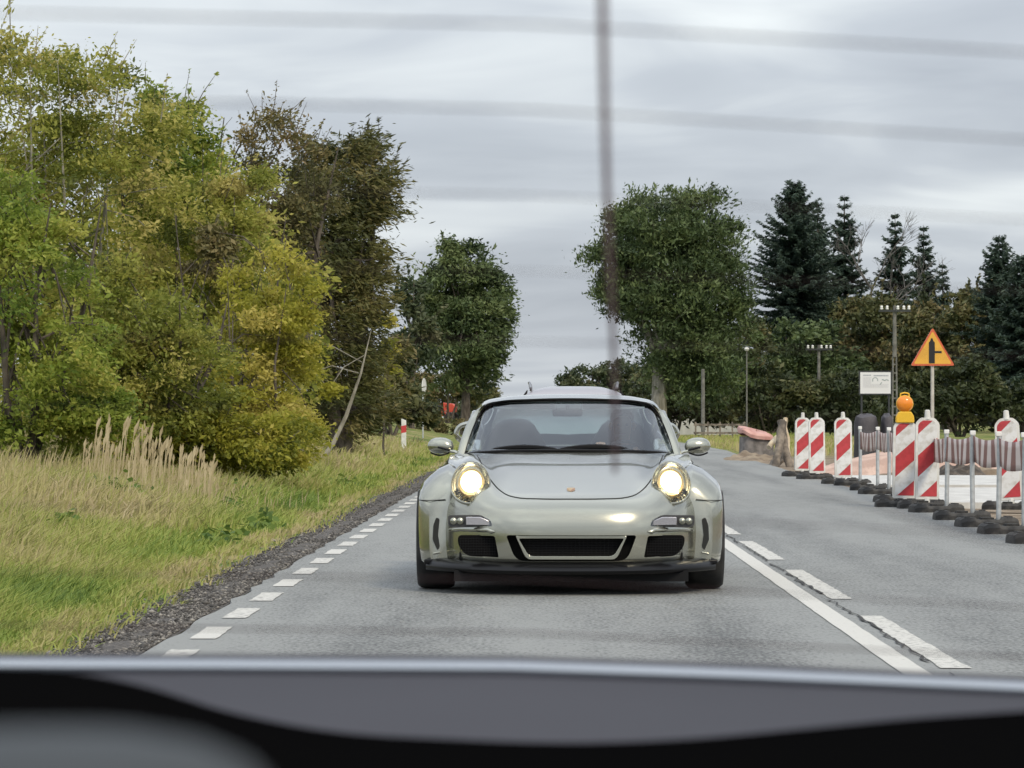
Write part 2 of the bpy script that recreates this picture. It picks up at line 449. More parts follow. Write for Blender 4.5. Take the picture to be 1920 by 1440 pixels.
sz = rng.gamma(2.0, 0.0026, n) + 0.003
pos = np.stack([xx, yy, np.where(xx > -2.3, -0.008, land_z(xx, yy)) + sz * 0.3], -1)
v_, f_ = scatter_faces(octa, otri, pos, np.stack([sz, sz * rng.uniform(0.6, 1.2, n), sz * 0.7], -1), rng.uniform(0, 6.28, n))
M_STONE = leaf_mat("stone chips", [(0.05, 0.047, 0.045), (0.10, 0.094, 0.088), (0.17, 0.158, 0.145), (0.30, 0.28, 0.25)], 0.0, 0.9)
go = mesh_obj("gravel", np_mesh("gravel", v_, f_, {"tint": np.repeat(rng.random(n) ** 1.6, 8)}), M_STONE)
tag(go, "loose grey stone chips on the road shoulder", "gravel", kind="stuff")

# ------------------------------------------------------------------ grass
def blades(xx, yy, hh, ww, lean, tint, zb=None):
    n = len(xx); z0 = land_z(xx, yy) - 0.02 if zb is None else zb
    a = rng.uniform(0, 2 * math.pi, n); la = rng.normal(0.25, 1.2, n)         # the wind lays most of it over to the right
    dx, dy = np.cos(a) * ww / 2, np.sin(a) * ww / 2 * 0.5
    lx, ly = np.cos(la) * lean * hh, np.sin(la) * lean * hh
    B = np.stack([xx, yy, z0], -1)
    v = np.empty((n, 5, 3))
    v[:, 0] = B + np.stack([-dx, -dy, 0 * dx], -1); v[:, 1] = B + np.stack([dx, dy, 0 * dx], -1)
    v[:, 2] = B + np.stack([dx * 0.75 + lx * 0.3, dy * 0.75 + ly * 0.3, hh * 0.55], -1)
    v[:, 3] = B + np.stack([-dx * 0.75 + lx * 0.3, -dy * 0.75 + ly * 0.3, hh * 0.55], -1)
    v[:, 4] = B + np.stack([lx, ly, hh * (1 - 0.25 * lean)], -1)
    o = (np.arange(n) * 5)[:, None]
    f = np.concatenate([o + np.array([[0, 1, 2]]), o + np.array([[0, 2, 3]]), o + np.array([[3, 2, 4]])], 1).reshape(-1, 3)
    return v.reshape(-1, 3), f, np.repeat(tint, 3)
M_GRASS = leaf_mat("grass blades", [(0.080, 0.140, 0.030), (0.185, 0.260, 0.050), (0.300, 0.345, 0.080), (0.370, 0.345, 0.130), (0.44, 0.365, 0.20), (0.50, 0.415, 0.265)], 0.3, 0.6)
def edge_x(y): return -2.28 - 0.30 * vnoise(0 * y, y, 1.7, 5) - 0.12 * vnoise(0 * y + 3, y, 0.5, 6)
n = 105000
yy = 15.0 / (1 - rng.random(n) * (1 - 15.0 / 130.0)); xx = edge_x(yy) - rng.random(n) ** 1.15 * (0.16 * yy - 2.0 + 0.6).clip(0.5, 7.5)
dist = edge_x(yy) - xx
patch = vnoise(xx, yy * 0.35, 1.1, 8); patch2 = vnoise(xx, yy * 0.25, 0.45, 9)
dry = np.clip(0.16 + 0.42 * patch + 0.22 * patch2 + 0.045 * dist - 0.22 * np.exp(-((dist - 0.55) / 0.45) ** 2), 0, 1)
dry = np.where(dist < 0.18, dry + 0.18, dry)
tint = np.clip(dry + rng.normal(0, 0.10, n), 0, 1)
stray = rng.random(n) < 0.02; xx = np.where(stray, edge_x(yy) + rng.random(n) ** 2 * 0.30, xx); dist = np.where(stray, 0.12, dist)
hh = (0.07 + 0.13 * rng.random(n)) * (0.5 + np.clip(dist / 1.0, 0, 1.2)) * (0.7 + 0.7 * patch2)
G1 = blades(xx, yy, hh, 0.008 + 0.00035 * yy, rng.uniform(0.2, 1.1, n), tint)
n = 30000                                             # the long straw-coloured grass on the bank
yy = rng.uniform(30, 125, n); xx = -3.6 - rng.random(n) ** 0.9 * np.clip(0.15 * yy - 2.6, 1.0, 7.5)
keep = vnoise(xx, yy * 0.3, 1.6, 21) > 0.40
xx, yy = xx[keep], yy[keep]; n = len(xx)
hh = (0.15 + 0.26 * rng.random(n)) * (0.6 + 0.7 * vnoise(xx, yy, 2.0, 22)) * np.clip((-3.0 - xx) / 1.6, 0.3, 1.0)
G2 = blades(xx, yy, hh, 0.010 + 0.00022 * yy, rng.uniform(0.1, 0.6, n), np.clip(0.72 + rng.normal(0, 0.16, n), 0, 1))
gs = [G1, G2]
n = 2200                                               # reeds in front of the bushes
Yr = rng.normal(46, 3.0, n); xx = PX(rng.normal(270, 100, n), Yr)
hh = 0.34 * (0.5 + 0.55 * rng.random(n))
gs.append(blades(xx, Yr, hh, 0.016 + 0 * hh, rng.uniform(0.05, 0.4, n), np.clip(0.88 + rng.normal(0, 0.10, n), 0, 1)))
# broad-leaved weeds and flattened tussocks in the verge
wc = [(480, 935, .16, 260), (610, 862, .20, 220), (440, 955, .10, 120), (330, 925, .12, 120), (230, 960, .14, 150), (650, 905, .10, 90), (120, 1010, .12, 120), (540, 985, .07, 70), (700, 830, .16, 120), (300, 880, .16, 160), (90, 930, .14, 130), (420, 1010, .08, 80)]
wv = []
for (px_, py_, rr_, k_) in wc:
    Yw = GY(py_) * .97; xw = min(PX(px_, Yw), -2.75); pw = np.stack([xw + rng.normal(0, rr_, k_), Yw + rng.normal(0, rr_ * 4, k_), np.zeros(k_)], -1); pw[:, 2] = land_z(pw[:, 0], pw[:, 1]) + np.abs(rng.normal(0.08, 0.06, k_)); wv.append(pw)
wv = np.concatenate(wv); k_ = len(wv); dw = rng.normal(0, 1, (k_, 3)); dw[:, 2] = np.abs(dw[:, 2]) * .5; dw /= np.linalg.norm(dw, axis=1)[:, None]; qw = np.cross(dw, rng.normal(0, 1, (k_, 3))); qw /= np.linalg.norm(qw, axis=1)[:, None]
Lw = rng.uniform(.05, .12, k_)[:, None]; ww_ = np.stack([wv - dw * Lw * .5, wv + qw * Lw * .28, wv + dw * Lw * .5, wv - qw * Lw * .28], 1).reshape(-1, 3); ow = (np.arange(k_) * 4)[:, None]
gs.append((ww_, np.concatenate([ow + np.array([[0, 1, 2]]), ow + np.array([[0, 2, 3]])], 1).reshape(-1, 3), np.repeat(np.clip(rng.normal(0.05, 0.08, k_), 0, 1), 2)))
n = 9000                                               # verge on the far side
yy = rng.uniform(105, 190, n); xx = np.interp(yy, [95, 121, 150], [6.2, 6.6, 6.6]) + rng.random(n) * 6.5
gs.append(blades(xx, yy, 0.10 + 0.28 * rng.random(n), 0.05 + 0 * yy, rng.uniform(0.2, 0.8, n), np.clip(0.25 + 0.6 * vnoise(xx, yy * 0.4, 2.0, 31) + rng.normal(0, 0.1, n), 0, 1)))
vv = []; ff = []; tt = []; b0 = 0
for v_, f_, t_ in gs:
    vv.append(v_); ff.append(f_ + b0); tt.append(t_); b0 += len(v_)
gr = mesh_obj("grass", np_mesh("grass", np.concatenate(vv), np.concatenate(ff), {"tint": np.concatenate(tt)}), M_GRASS)
tag(gr, "green and straw-coloured grass on the road verges", "grass", kind="stuff")
# reed stems with seed heads standing above the rest
n = 170
Yr = rng.normal(46, 2.5, n); px = rng.uniform(150, 400, n); xx = PX(px, Yr); z0 = land_z(xx, Yr)
hh = (0.38 + 0.42 * rng.random(n)) * np.interp(px, [110, 200, 300, 420], [0.75, 1.2, 1.0, 0.7]); vs = []; fs = []
for i in range(n):
    lx = random.uniform(0.0, 0.22) * hh[i]; b = len(vs); h_ = hh[i]
    vs += [(xx[i] - .006, Yr[i], z0[i]), (xx[i] + .006, Yr[i], z0[i]), (xx[i] + lx * .6 + .004, Yr[i], z0[i] + h_ * .8), (xx[i] + lx * .6 - .004, Yr[i], z0[i] + h_ * .8),
           (xx[i] + lx * .8 + .016, Yr[i] + .02, z0[i] + h_ * .92), (xx[i] + lx, Yr[i], z0[i] + h_ * 1.03), (xx[i] + lx * .7 - .012, Yr[i], z0[i] + h_ * .92)]
    fs += [(b, b + 1, b + 2, b + 3), (b + 3, b + 2, b + 4, b + 5), (b + 3, b + 5, b + 6, b + 3)]
fs = [f if len(set(f)) == 4 else tuple(dict.fromkeys(f)) for f in fs]
mb = MB(); mb.add(vs, fs)
rd = mb.build("reed_grass", pm("reed straw", (0.36, 0.29, 0.17), 0.8, col2=(0.50, 0.42, 0.27), scale=3), smooth=False, fix=False)
tag(rd, "tall pale reed grass with seed heads in front of the bushes", "reeds", kind="stuff")
# ------------------------------------------------------------------ trees and bushes
M_BARK = pm("bark", (0.055, 0.045, 0.036), 0.9, col2=(0.13, 0.11, 0.09), scale=9, bump=0.8, bscale=20, stretch=(1, 1, 0.25), dist=0.03)
M_PALE = pm("pale bark", (0.20, 0.185, 0.15), 0.9, col2=(0.34, 0.32, 0.27), scale=8, bump=0.5, bscale=25, stretch=(1, 1, 0.3), dist=0.02)
def leaf_quads(C, size, direc, normal_j=1.0, ratio=0.45):
    """one four-cornered leaf at each centre, long axis roughly along direc"""
    n = len(C)
    d = direc + rng.normal(0, 0.55, (n, 3)); d /= np.linalg.norm(d, axis=1)[:, None] + 1e-9
    q = rng.normal(0, 1, (n, 3)); q -= d * np.sum(q * d, 1)[:, None]; q /= np.linalg.norm(q, axis=1)[:, None] + 1e-9
    L = size[:, None]; v = np.empty((n, 4, 3))
    v[:, 0] = C - d * L * 0.5; v[:, 2] = C + d * L * 0.5
    v[:, 1] = C + q * L * ratio * 0.5 - d * L * 0.05; v[:, 3] = C - q * L * ratio * 0.5 - d * L * 0.05
    return v.reshape(-1, 3)
def crown_points(lobes, n_clump, per, spread, shell=0.55, bd=8):
    """boughs spread through egg-shaped lobes (centre, radii), leaf clumps on the outside of each bough, leaves round each clump"""
    vol = np.array([l[1][0] * l[1][1] * l[1][2] for l in lobes]) ** 0.67
    nb = max(7, n_clump // bd); pick = rng.choice(len(lobes), nb, p=vol / vol.sum())
    lc = np.array([l[0] for l in lobes], float)[pick]; lr = np.array([l[1] for l in lobes], float)[pick]
    d = rng.normal(0, 1, (nb, 3)); d /= np.linalg.norm(d, axis=1)[:, None]
    r = (shell + (1 - shell) * rng.random(nb) ** 0.6) * rng.uniform(0.80, 1.10, nb)
    bc = lc + d * lr * r[:, None]
    br = rng.uniform(0.14, 0.34, nb) * np.minimum(lr[:, 0], lr[:, 2]) + spread * 0.5
    bi = rng.integers(0, nb, n_clump)
    d2 = rng.normal(0, 1, (n_clump, 3)) + d[bi] * 0.7 + np.array([0.1, 0, 0.45]); d2 /= np.linalg.norm(d2, axis=1)[:, None]
    cc = bc[bi] + d2 * (br[bi] * rng.uniform(0.45, 1.05, n_clump))[:, None] * np.array([1.15, 1.0, 0.85])
    k = rng.poisson(per, n_clump) + 3
    idx = np.repeat(np.arange(n_clump), k)
    off = rng.normal(0, 1, (len(idx), 3)) * spread * np.array([1.0, 1, 0.62]) * (rng.uniform(0.45, 1.05, n_clump) * 0.85)[idx][:, None]
    return cc, d2, idx, cc[idx] + off, bi, nb
def tree(name, label, loc, lobes, mat, n_clump=260, per=60, spread=0.22, leaf=0.09, trunk=(0.10, 2.0), bark=None, cat="tree", group=None,
         tmean=0.5, tvar=0.22, shoots=0, shoot_len=0.9, wind=(0.45, 0, -0.25), stems=1, limbs=16, ratio=0.45, shell=0.5, shoot_up=0.8, bd=8):
    root = empty(name, loc, label, cat, group)
    lobes = [(np.array(c, float), np.array(r, float)) for c, r in lobes]
    cc, d, idx, pts, bi, nb = crown_points(lobes, n_clump, per, spread, shell, bd)
    ct = rng.normal(tmean, tvar, nb)[bi] + rng.normal(0, 0.08, n_clump); tint = np.clip(ct[idx] + rng.normal(0, 0.09, len(idx)), 0, 1)
    dr = d[idx] * 0.5 + np.array(wind)
    if shoots:                                             # thin leafy shoots that break the outline
        top = np.argsort(-(cc[:, 2] + rng.normal(0, 0.4, n_clump) + 0.2 * np.abs(d[:, 0])))[:shoots * 3]
        top = rng.choice(top, shoots, replace=False); sp = []; sdr = []; stp = []
        tw = MB()
        for i in top:
            dd = d[i] * np.array([0.6, 0.3, 0.3]) + np.array([0.15, 0, shoot_up]) + rng.normal(0, 0.2, 3); dd /= np.linalg.norm(dd); L = shoot_len * random.uniform(0.5, 1.25)
            base = cc[i] - dd * 0.2; m = int(16 * L / 0.9) + 5
            tw.tube([base, base + dd * L * 0.5 + rng.normal(0, 0.03, 3), base + dd * L], [0.012, 0.008, 0.003], 4, cap=False)
            f = rng.random(m); p = base + dd * (L * f)[:, None] + rng.normal(0, 0.05, (m, 3)) * (1.3 - f)[:, None]; sp.append(p); sdr.append(np.tile(dd + np.array(wind), (m, 1))); stp.append(np.full(m, ct[i]) + rng.normal(0, 0.08, m))
        pts = np.concatenate([pts] + sp); dr = np.concatenate([dr] + sdr); tint = np.clip(np.concatenate([tint] + stp), 0, 1)
    v = leaf_quads(pts, leaf * rng.gamma(6.0, 1 / 6.0, len(pts)).clip(0.4, 2.2), dr, ratio=ratio)
    f = np.arange(len(v)).reshape(-1, 4)
    mesh_obj("crown", np_mesh("crown", v, f, {"tint": tint}), mat, root)
    # stems and limbs
    mb = MB(); tr, th = trunk
    heads = []
    for s in range(stems):
        a = 2 * math.pi * s / stems + random.random(); k = 0.0 if stems == 1 else 0.35
        b0 = Vector((k * math.cos(a) * 0.2, k * math.sin(a) * 0.2, -0.15)); b1 = Vector((k * math.cos(a) * 2.0 + random.uniform(-.12, .12), k * math.sin(a) * 1.2, th * random.uniform(0.85, 1.15)))
        zt = max(l[0][2] + l[1][2] * 0.30 for l in lobes); b2 = Vector((b1.x * 1.6 + random.uniform(-.2, .2), b1.y * 1.4, max(zt, b1.z + 0.3)))
        mid = b0.lerp(b1, 0.5) + Vector((random.uniform(-.06, .06), random.uniform(-.06, .06), 0))
        mb.tube([b0, mid, b1, b1.lerp(b2, 0.5) + Vector((random.uniform(-.15, .15), 0, 0)), b2], [tr * 1.2, tr, tr * 0.85, tr * 0.5, tr * 0.12], 8)
        heads.append((b0, b1, b2))
    for i in rng.choice(n_clump, min(limbs, n_clump), replace=False):
        b0, b1, b2 = random.choice(heads); q = random.uniform(0.0, 0.75); st = b1.lerp(b2, q); en = Vector(cc[i]); md = st.lerp(en, 0.5) + Vector((0, 0, 0.15 * (en - st).length))
        mb.tube([st, md, en], [tr * 0.38 * (1.2 - q), tr * 0.22, 0.006], 5, cap=False)
    if shoots:
        b = len(mb.v); mb.v += tw.v; mb.f += [tuple(i + b for i in f_) for f_ in tw.f]; mb.m += tw.m
    mb.build("trunk", bark or M_BARK, root, fix=False)
    return root
def T(name, label, px, Y, lobes_px, mat, base=None, **k):
    """lobes in photo units: (px, py, half width px, half height px, half depth m, depth offset m)"""
    x0 = PX(px, Y); z0 = float(land_z(x0, Y)) if base is None else base; s = F / Y
    lb = [((PX(a, Y) - x0, dy, PZ(b, Y) - z0), (rx / s, rd, rz_ / s)) for a, b, rx, rz_, rd, dy in lobes_px]
    return tree(name, label, (x0, Y, z0), lb, mat, **k)

L_OLIVE = leaf_mat("olive willow leaves", [(0.105, 0.130, 0.026), (0.240, 0.265, 0.046), (0.400, 0.390, 0.085), (0.52, 0.455, 0.150)], 0.45)
L_YELLOW = leaf_mat("yellowing leaves", [(0.130, 0.155, 0.026), (0.29, 0.295, 0.038), (0.43, 0.400, 0.060), (0.52, 0.445, 0.115)], 0.45)
L_GREEN = leaf_mat("mid green leaves", [(0.070, 0.115, 0.020), (0.160, 0.230, 0.036), (0.300, 0.355, 0.060), (0.45, 0.43, 0.10)], 0.45)
L_BROWN = leaf_mat("rusty leaves", [(0.100, 0.100, 0.038), (0.180, 0.150, 0.055), (0.250, 0.185, 0.085), (0.33, 0.235, 0.135)], 0.25)
L_DUSK = leaf_mat("dark willow leaves", [(0.036, 0.044, 0.014), (0.070, 0.078, 0.022), (0.125, 0.118, 0.036), (0.205, 0.168, 0.060)], 0.2)
L_POP = leaf_mat("grey green poplar leaves", [(0.034, 0.056, 0.024), (0.064, 0.096, 0.038), (0.105, 0.145, 0.055), (0.165, 0.205, 0.080)], 0.18)
L_FAR = leaf_mat("far tree leaves", [(0.035, 0.055, 0.026), (0.062, 0.085, 0.042), (0.10, 0.115, 0.058), (0.16, 0.155, 0.08)], 0.2)
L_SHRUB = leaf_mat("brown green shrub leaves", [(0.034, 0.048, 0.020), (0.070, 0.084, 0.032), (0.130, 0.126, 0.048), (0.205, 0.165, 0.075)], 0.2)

GL = "bushes along the verge beside the passing lane"
near = dict(group=None)
T("willow_bush", "tallest olive-green willow bush at the photo's edge, pale stems showing near its top", 120, 60,
  [(40, 230, 150, 180, 1.6, 0), (190, 220, 130, 120, 1.4, 0.3), (-40, 180, 110, 110, 1.2, 0.2), (110, 150, 110, 80, 1.2, 0), (-60, 420, 160, 240, 1.6, 0), (200, 420, 170, 190, 1.6, 0.4), (60, 640, 220, 200, 1.6, 0)],
  L_OLIVE, bd=6, n_clump=1250, per=52, spread=0.26, leaf=0.075, trunk=(0.045, 2.2), stems=4, limbs=30, shoots=40, shoot_len=1.0, bark=M_PALE, cat="bush", tmean=0.52, tvar=0.3)
T("willow_bush", "green bush whose leafy tip sticks highest into the sky beside the rusty tree", 330, 63,
  [(325, 250, 45, 110, 0.7, 0), (300, 330, 95, 110, 1.0, 0), (350, 420, 110, 150, 1.1, 0)],
  L_GREEN, n_clump=420, per=56, spread=0.22, leaf=0.08, trunk=(0.07, 2.2), stems=2, limbs=16, shoots=34, shoot_len=0.9, cat="bush", tmean=0.55, shoot_up=1.1)
T("bush", "broad green bush deep inside the thicket, seen only through gaps between nearer bushes", 240, 72,
  [(120, 430, 200, 200, 1.5, 0), (330, 520, 170, 200, 1.5, 0), (200, 680, 330, 150, 1.5, 0), (480, 640, 110, 170, 1.3, 0)],
  L_OLIVE, bd=4, shell=0.3, n_clump=900, per=34, spread=0.40, leaf=0.14, trunk=(0.08, 1.4), stems=5, limbs=20, tmean=0.4, tvar=0.25)
T("rusty_tree", "thin tree with small rusty brown leaves between willow bush and dark willow", 500, 74,
  [(500, 300, 75, 85, 0.9, 0), (470, 400, 100, 110, 1.1, 0), (545, 380, 70, 110, 1.0, 0.4), (490, 520, 110, 130, 1.1, 0)],
  L_BROWN, n_clump=520, per=44, spread=0.24, leaf=0.08, trunk=(0.09, 2.5), stems=2, limbs=24, shoots=44, shoot_len=0.9, tmean=0.22, tvar=0.2)
T("bush", "olive bush with a reddish brown patch below the rusty tree", 410, 60,
  [(400, 400, 90, 90, 0.9, 0), (430, 460, 70, 80, 0.8, -0.2), (360, 520, 100, 110, 0.9, 0)],
  L_OLIVE, n_clump=330, per=64, spread=0.20, leaf=0.07, trunk=(0.06, 1.2), stems=3, limbs=12, shoots=12, tmean=0.6, tvar=0.28)
T("bush", "purplish brown twiggy bush behind the yellow bush", 430, 57.5,
  [(430, 420, 34, 62, 0.3, 0), (400, 480, 40, 44, 0.3, 0)],
  L_BROWN, n_clump=60, per=34, spread=0.13, leaf=0.08, trunk=(0.04, 1.0), stems=2, limbs=10, shoots=6, shoot_len=0.5, tmean=0.25, tvar=0.12)
T("bush", "bright yellow-green bush in autumn colour at the end of the thicket", 475, 55,
  [(500, 560, 85, 100, 0.9, 0), (490, 680, 95, 110, 0.9, 0), (520, 800, 75, 52, 0.7, -0.2), (420, 700, 110, 110, 0.9, 0), (545, 690, 50, 80, 0.6, 0), (470, 790, 120, 62, 0.8, -0.2)],
  L_YELLOW, n_clump=600, per=54, spread=0.17, leaf=0.066, trunk=(0.04, 0.6), stems=5, limbs=26, shoots=22, shoot_len=0.6, tmean=0.62, tvar=0.2)
T("bush", "dull olive bush in the middle of the thicket above the reed grass", 260, 52,
  [(260, 600, 120, 110, 0.9, 0), (230, 700, 150, 100, 0.9, 0), (330, 720, 110, 100, 0.9, 0), (260, 800, 150, 50, 0.7, 0)],
  L_OLIVE, n_clump=760, per=50, spread=0.18, leaf=0.066, trunk=(0.06, 0.9), stems=4, limbs=24, shoots=16, shoot_len=0.5, tmean=0.45, tvar=0.25)
T("bush", "fresh green bush cut off by the photo's edge, dark branches showing inside", 40, 47,
  [(40, 540, 120, 150, 0.9, 0), (20, 700, 150, 130, 0.9, 0), (130, 680, 90, 100, 0.8, 0), (60, 810, 150, 60, 0.7, 0), (180, 800, 90, 50, 0.6, 0), (-40, 420, 110, 120, 0.8, 0.2)],
  L_GREEN, n_clump=720, per=54, spread=0.17, leaf=0.066, trunk=(0.06, 0.9), stems=5, limbs=40, shoots=16, shoot_len=0.6, tmean=0.62, tvar=0.2)
T("bush", "low leafy bush with dry twigs at the foot of the yellow bush", 420, 52,
  [(430, 828, 120, 48, 0.6, 0), (330, 832, 90, 44, 0.5, 0), (535, 822, 60, 50, 0.5, 0.3), (500, 850, 70, 32, 0.4, -0.3)],
  L_YELLOW, bd=4, n_clump=680, per=44, spread=0.14, leaf=0.062, trunk=(0.03, 0.4), stems=4, limbs=30, shoots=14, shoot_len=0.4, tmean=0.35, tvar=0.25)
T("dark_willow", "dark bronze willow leaning with the wind behind the yellow bush", 640, 92,
  [(655, 345, 76, 95, 1.2, 0), (635, 440, 100, 150, 1.3, 0), (645, 580, 98, 150, 1.3, 0), (640, 700, 85, 95, 1.2, 0), (565, 440, 60, 140, 1.0, 0.6), (640, 765, 95, 50, 1.2, 0)],
  L_DUSK, bd=5, shell=0.4, n_clump=1300, per=50, spread=0.32, leaf=0.14, trunk=(0.16, 3.0), limbs=44, shoots=70, shoot_len=1.0, tmean=0.48, tvar=0.22, wind=(0.95, 0, -0.35), ratio=0.24, stems=2)
T("bush", "small yellow-green sapling against the dark willow's flank", 722, 96,
  [(725, 620, 16, 50, 0.4, 0), (718, 690, 22, 60, 0.4, 0)], L_YELLOW, n_clump=46, per=30, spread=0.15, leaf=0.12, trunk=(0.03, 1.0), limbs=6, tmean=0.5)
T("bush", "small leafy bush with a white-barked stem at the dark willow's foot", 590, 78,
  [(575, 640, 30, 70, 0.5, 0), (590, 735, 36, 40, 0.5, 0)], L_YELLOW, n_clump=80, per=34, spread=0.16, leaf=0.11, trunk=(0.05, 1.0), limbs=8, tmean=0.35, bark=M_PALE, stems=2)

T("bush", "dense dark undergrowth between the dark willow's foot and the edge-on sign", 690, 128,
  [(640, 768, 60, 34, 1.0, 0), (710, 762, 60, 40, 1.0, 0), (775, 776, 40, 24, 0.9, 0.5)], L_SHRUB, bd=4, n_clump=300, per=34, spread=0.22, leaf=0.17, trunk=(0.05, 0.5), stems=4, limbs=6, tmean=0.45, tvar=0.25)
T("bush", "low weedy bush in the grass in front of the tractor's wheels", 835, 200,
  [(800, 797, 34, 12, 0.7, 0), (850, 799, 40, 13, 0.7, 0)], L_SHRUB, bd=3, n_clump=110, per=30, spread=0.16, leaf=0.16, trunk=(0.03, 0.15), stems=4, limbs=4, tmean=0.75)
T("roadside_tree", "rounded green tree with bare lower trunk on the tractor's side of the road", 872, 205,
  [(865, 560, 75, 85, 2.0, 0), (905, 590, 50, 70, 1.6, 0), (860, 660, 75, 70, 2.0, 0), (820, 600, 40, 70, 1.2, 0.4), (880, 500, 40, 40, 1.2, 0), (835, 500, 24, 36, 1.0, 0)],
  L_POP, bd=5, n_clump=900, per=52, spread=0.46, leaf=0.23, trunk=(0.26, 3.4), limbs=34, shoots=40, shoot_len=0.8, tmean=0.62, ratio=0.38)
T("roadside_tree", "slim grey-green tree between dark willow and rounded roadside tree", 772, 195,
  [(772, 545, 24, 50, 0.9, 0), (770, 620, 34, 70, 1.0, 0), (758, 690, 30, 66, 1.0, 0)],
  L_FAR, n_clump=190, per=38, spread=0.38, leaf=0.26, trunk=(0.14, 2.0), limbs=12, shoots=16, shoot_len=1.5, tmean=0.35)
T("bush", "dull green bush behind the white and red marker post", 735, 150,
  [(730, 700, 45, 60, 0.9, 0), (700, 740, 50, 50, 0.9, 0)], L_SHRUB, n_clump=170, per=40, spread=0.3, leaf=0.2, trunk=(0.08, 0.8), stems=3, limbs=8, tmean=0.62)
T("bush", "olive bush behind the tractor under the rounded tree", 840, 318,
  [(825, 710, 52, 50, 1.8, 0), (780, 740, 44, 40, 1.5, 0), (890, 740, 40, 30, 1.5, 0)], L_SHRUB, n_clump=220, per=40, spread=0.5, leaf=0.32, trunk=(0.12, 1.5), stems=3, limbs=8, tmean=0.66)
T("bush", "distant brownish bush just above the sports car's roof corner", 918, 330,
  [(915, 752, 34, 22, 1.8, 0), (890, 760, 22, 24, 1.4, 0)], L_FAR, n_clump=110, per=36, spread=0.45, leaf=0.38, trunk=(0.1, 0.8), stems=3, limbs=6, tmean=0.55)
T("bush", "low distant hedge line closing the gap behind the tractor", 790, 420,
  [(700, 760, 60, 24, 2.5, 0), (790, 757, 60, 26, 2.5, 0), (880, 762, 50, 20, 2.5, 0)], L_FAR, bd=4, n_clump=240, per=30, spread=0.7, leaf=0.5, trunk=(0.1, 0.8), stems=5, limbs=6, tmean=0.4, cat="hedge")
T("far_tree", "distant rounded treetop above the following car's roof", 1110, 430,
  [(1100, 712, 40, 26, 2.2, 0), (1150, 706, 45, 26, 2.2, 0.6), (1185, 715, 40, 34, 2.2, 0), (1075, 722, 20, 18, 1.8, 0), (1140, 750, 80, 30, 2.5, 0)],
  L_FAR, bd=4, n_clump=460, per=36, spread=0.6, leaf=0.40, trunk=(0.3, 1.5), limbs=10, tmean=0.42, shoots=20, shoot_len=1.0)

T("poplar", "big rounded grey-green poplar towering beside the road", 1235, 195,
  [(1225, 430, 85, 85, 3.0, 0), (1310, 450, 70, 90, 2.6, 0), (1250, 540, 120, 110, 3.2, 0), (1330, 590, 68, 110, 2.6, 0), (1160, 460, 52, 62, 2.0, 0), (1275, 650, 75, 70, 2.6, 0), (1170, 540, 50, 50, 1.8, 0), (1320, 700, 70, 70, 2.4, 0)],
  L_POP, bd=4, shell=0.40, n_clump=2000, per=46, spread=0.50, leaf=0.22, trunk=(0.42, 4.0), limbs=50, shoots=90, shoot_len=0.9, tmean=0.50, tvar=0.2, bark=M_PALE, ratio=0.36, wind=(0.1, 0, 0.3))
UG = "undergrowth below the poplar"
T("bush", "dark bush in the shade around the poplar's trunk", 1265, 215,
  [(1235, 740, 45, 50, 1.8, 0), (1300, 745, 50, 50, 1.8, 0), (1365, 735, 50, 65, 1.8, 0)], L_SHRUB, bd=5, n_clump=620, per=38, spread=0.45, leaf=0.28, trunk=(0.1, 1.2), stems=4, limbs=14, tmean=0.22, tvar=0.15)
T("bush", "dark broadleaf bush beside the poplar where pale gaps show through", 1395, 235,
  [(1385, 650, 45, 80, 1.8, 0), (1400, 730, 50, 55, 1.8, 0)], L_SHRUB, bd=5, n_clump=360, per=32, spread=0.45, leaf=0.28, trunk=(0.12, 1.6), stems=2, limbs=12, tmean=0.30, tvar=0.2)
T("bush", "brownish broadleaf tree behind the small cross-armed pole", 1500, 240,
  [(1500, 660, 62, 55, 2.0, 0), (1480, 730, 75, 55, 2.0, 0), (1560, 720, 60, 60, 2.0, 0)], L_POP, bd=5, n_clump=520, per=40, spread=0.5, leaf=0.30, trunk=(0.2, 1.6), stems=2, limbs=14, tmean=0.42, cat="tree")
T("shrub_tree", "olive-brown broadleaf tree behind the lattice pole", 1640, 245,
  [(1640, 620, 75, 60, 2.2, 0), (1610, 700, 80, 70, 2.2, 0), (1690, 690, 80, 75, 2.2, 0)], L_SHRUB, bd=6, n_clump=620, per=42, spread=0.5, leaf=0.30, trunk=(0.25, 1.8), stems=2, limbs=18, tmean=0.58, shoots=20, shoot_len=1.6)
T("shrub_tree", "widest olive-brown broadleaf tree behind the warning triangle", 1780, 235,
  [(1770, 600, 80, 50, 2.2, 0), (1800, 680, 90, 80, 2.4, 0), (1730, 690, 70, 80, 2.2, 0), (1835, 600, 40, 50, 1.6, 0)], L_SHRUB, bd=6, n_clump=720, per=42, spread=0.5, leaf=0.30, trunk=(0.25, 1.8), stems=3, limbs=18, tmean=0.52, shoots=30, shoot_len=1.6)
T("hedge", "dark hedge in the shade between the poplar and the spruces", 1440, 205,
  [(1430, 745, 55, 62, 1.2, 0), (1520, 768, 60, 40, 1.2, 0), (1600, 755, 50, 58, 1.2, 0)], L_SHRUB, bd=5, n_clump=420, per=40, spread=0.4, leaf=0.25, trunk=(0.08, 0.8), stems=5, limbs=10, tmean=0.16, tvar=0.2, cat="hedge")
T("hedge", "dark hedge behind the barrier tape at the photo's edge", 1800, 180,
  [(1715, 770, 60, 38, 1.2, 0), (1800, 745, 70, 66, 1.2, 0), (1895, 765, 60, 44, 1.2, 0)], L_SHRUB, bd=5, n_clump=460, per=40, spread=0.38, leaf=0.24, trunk=(0.08, 0.8), stems=5, limbs=10, tmean=0.14, tvar=0.12, cat="hedge")

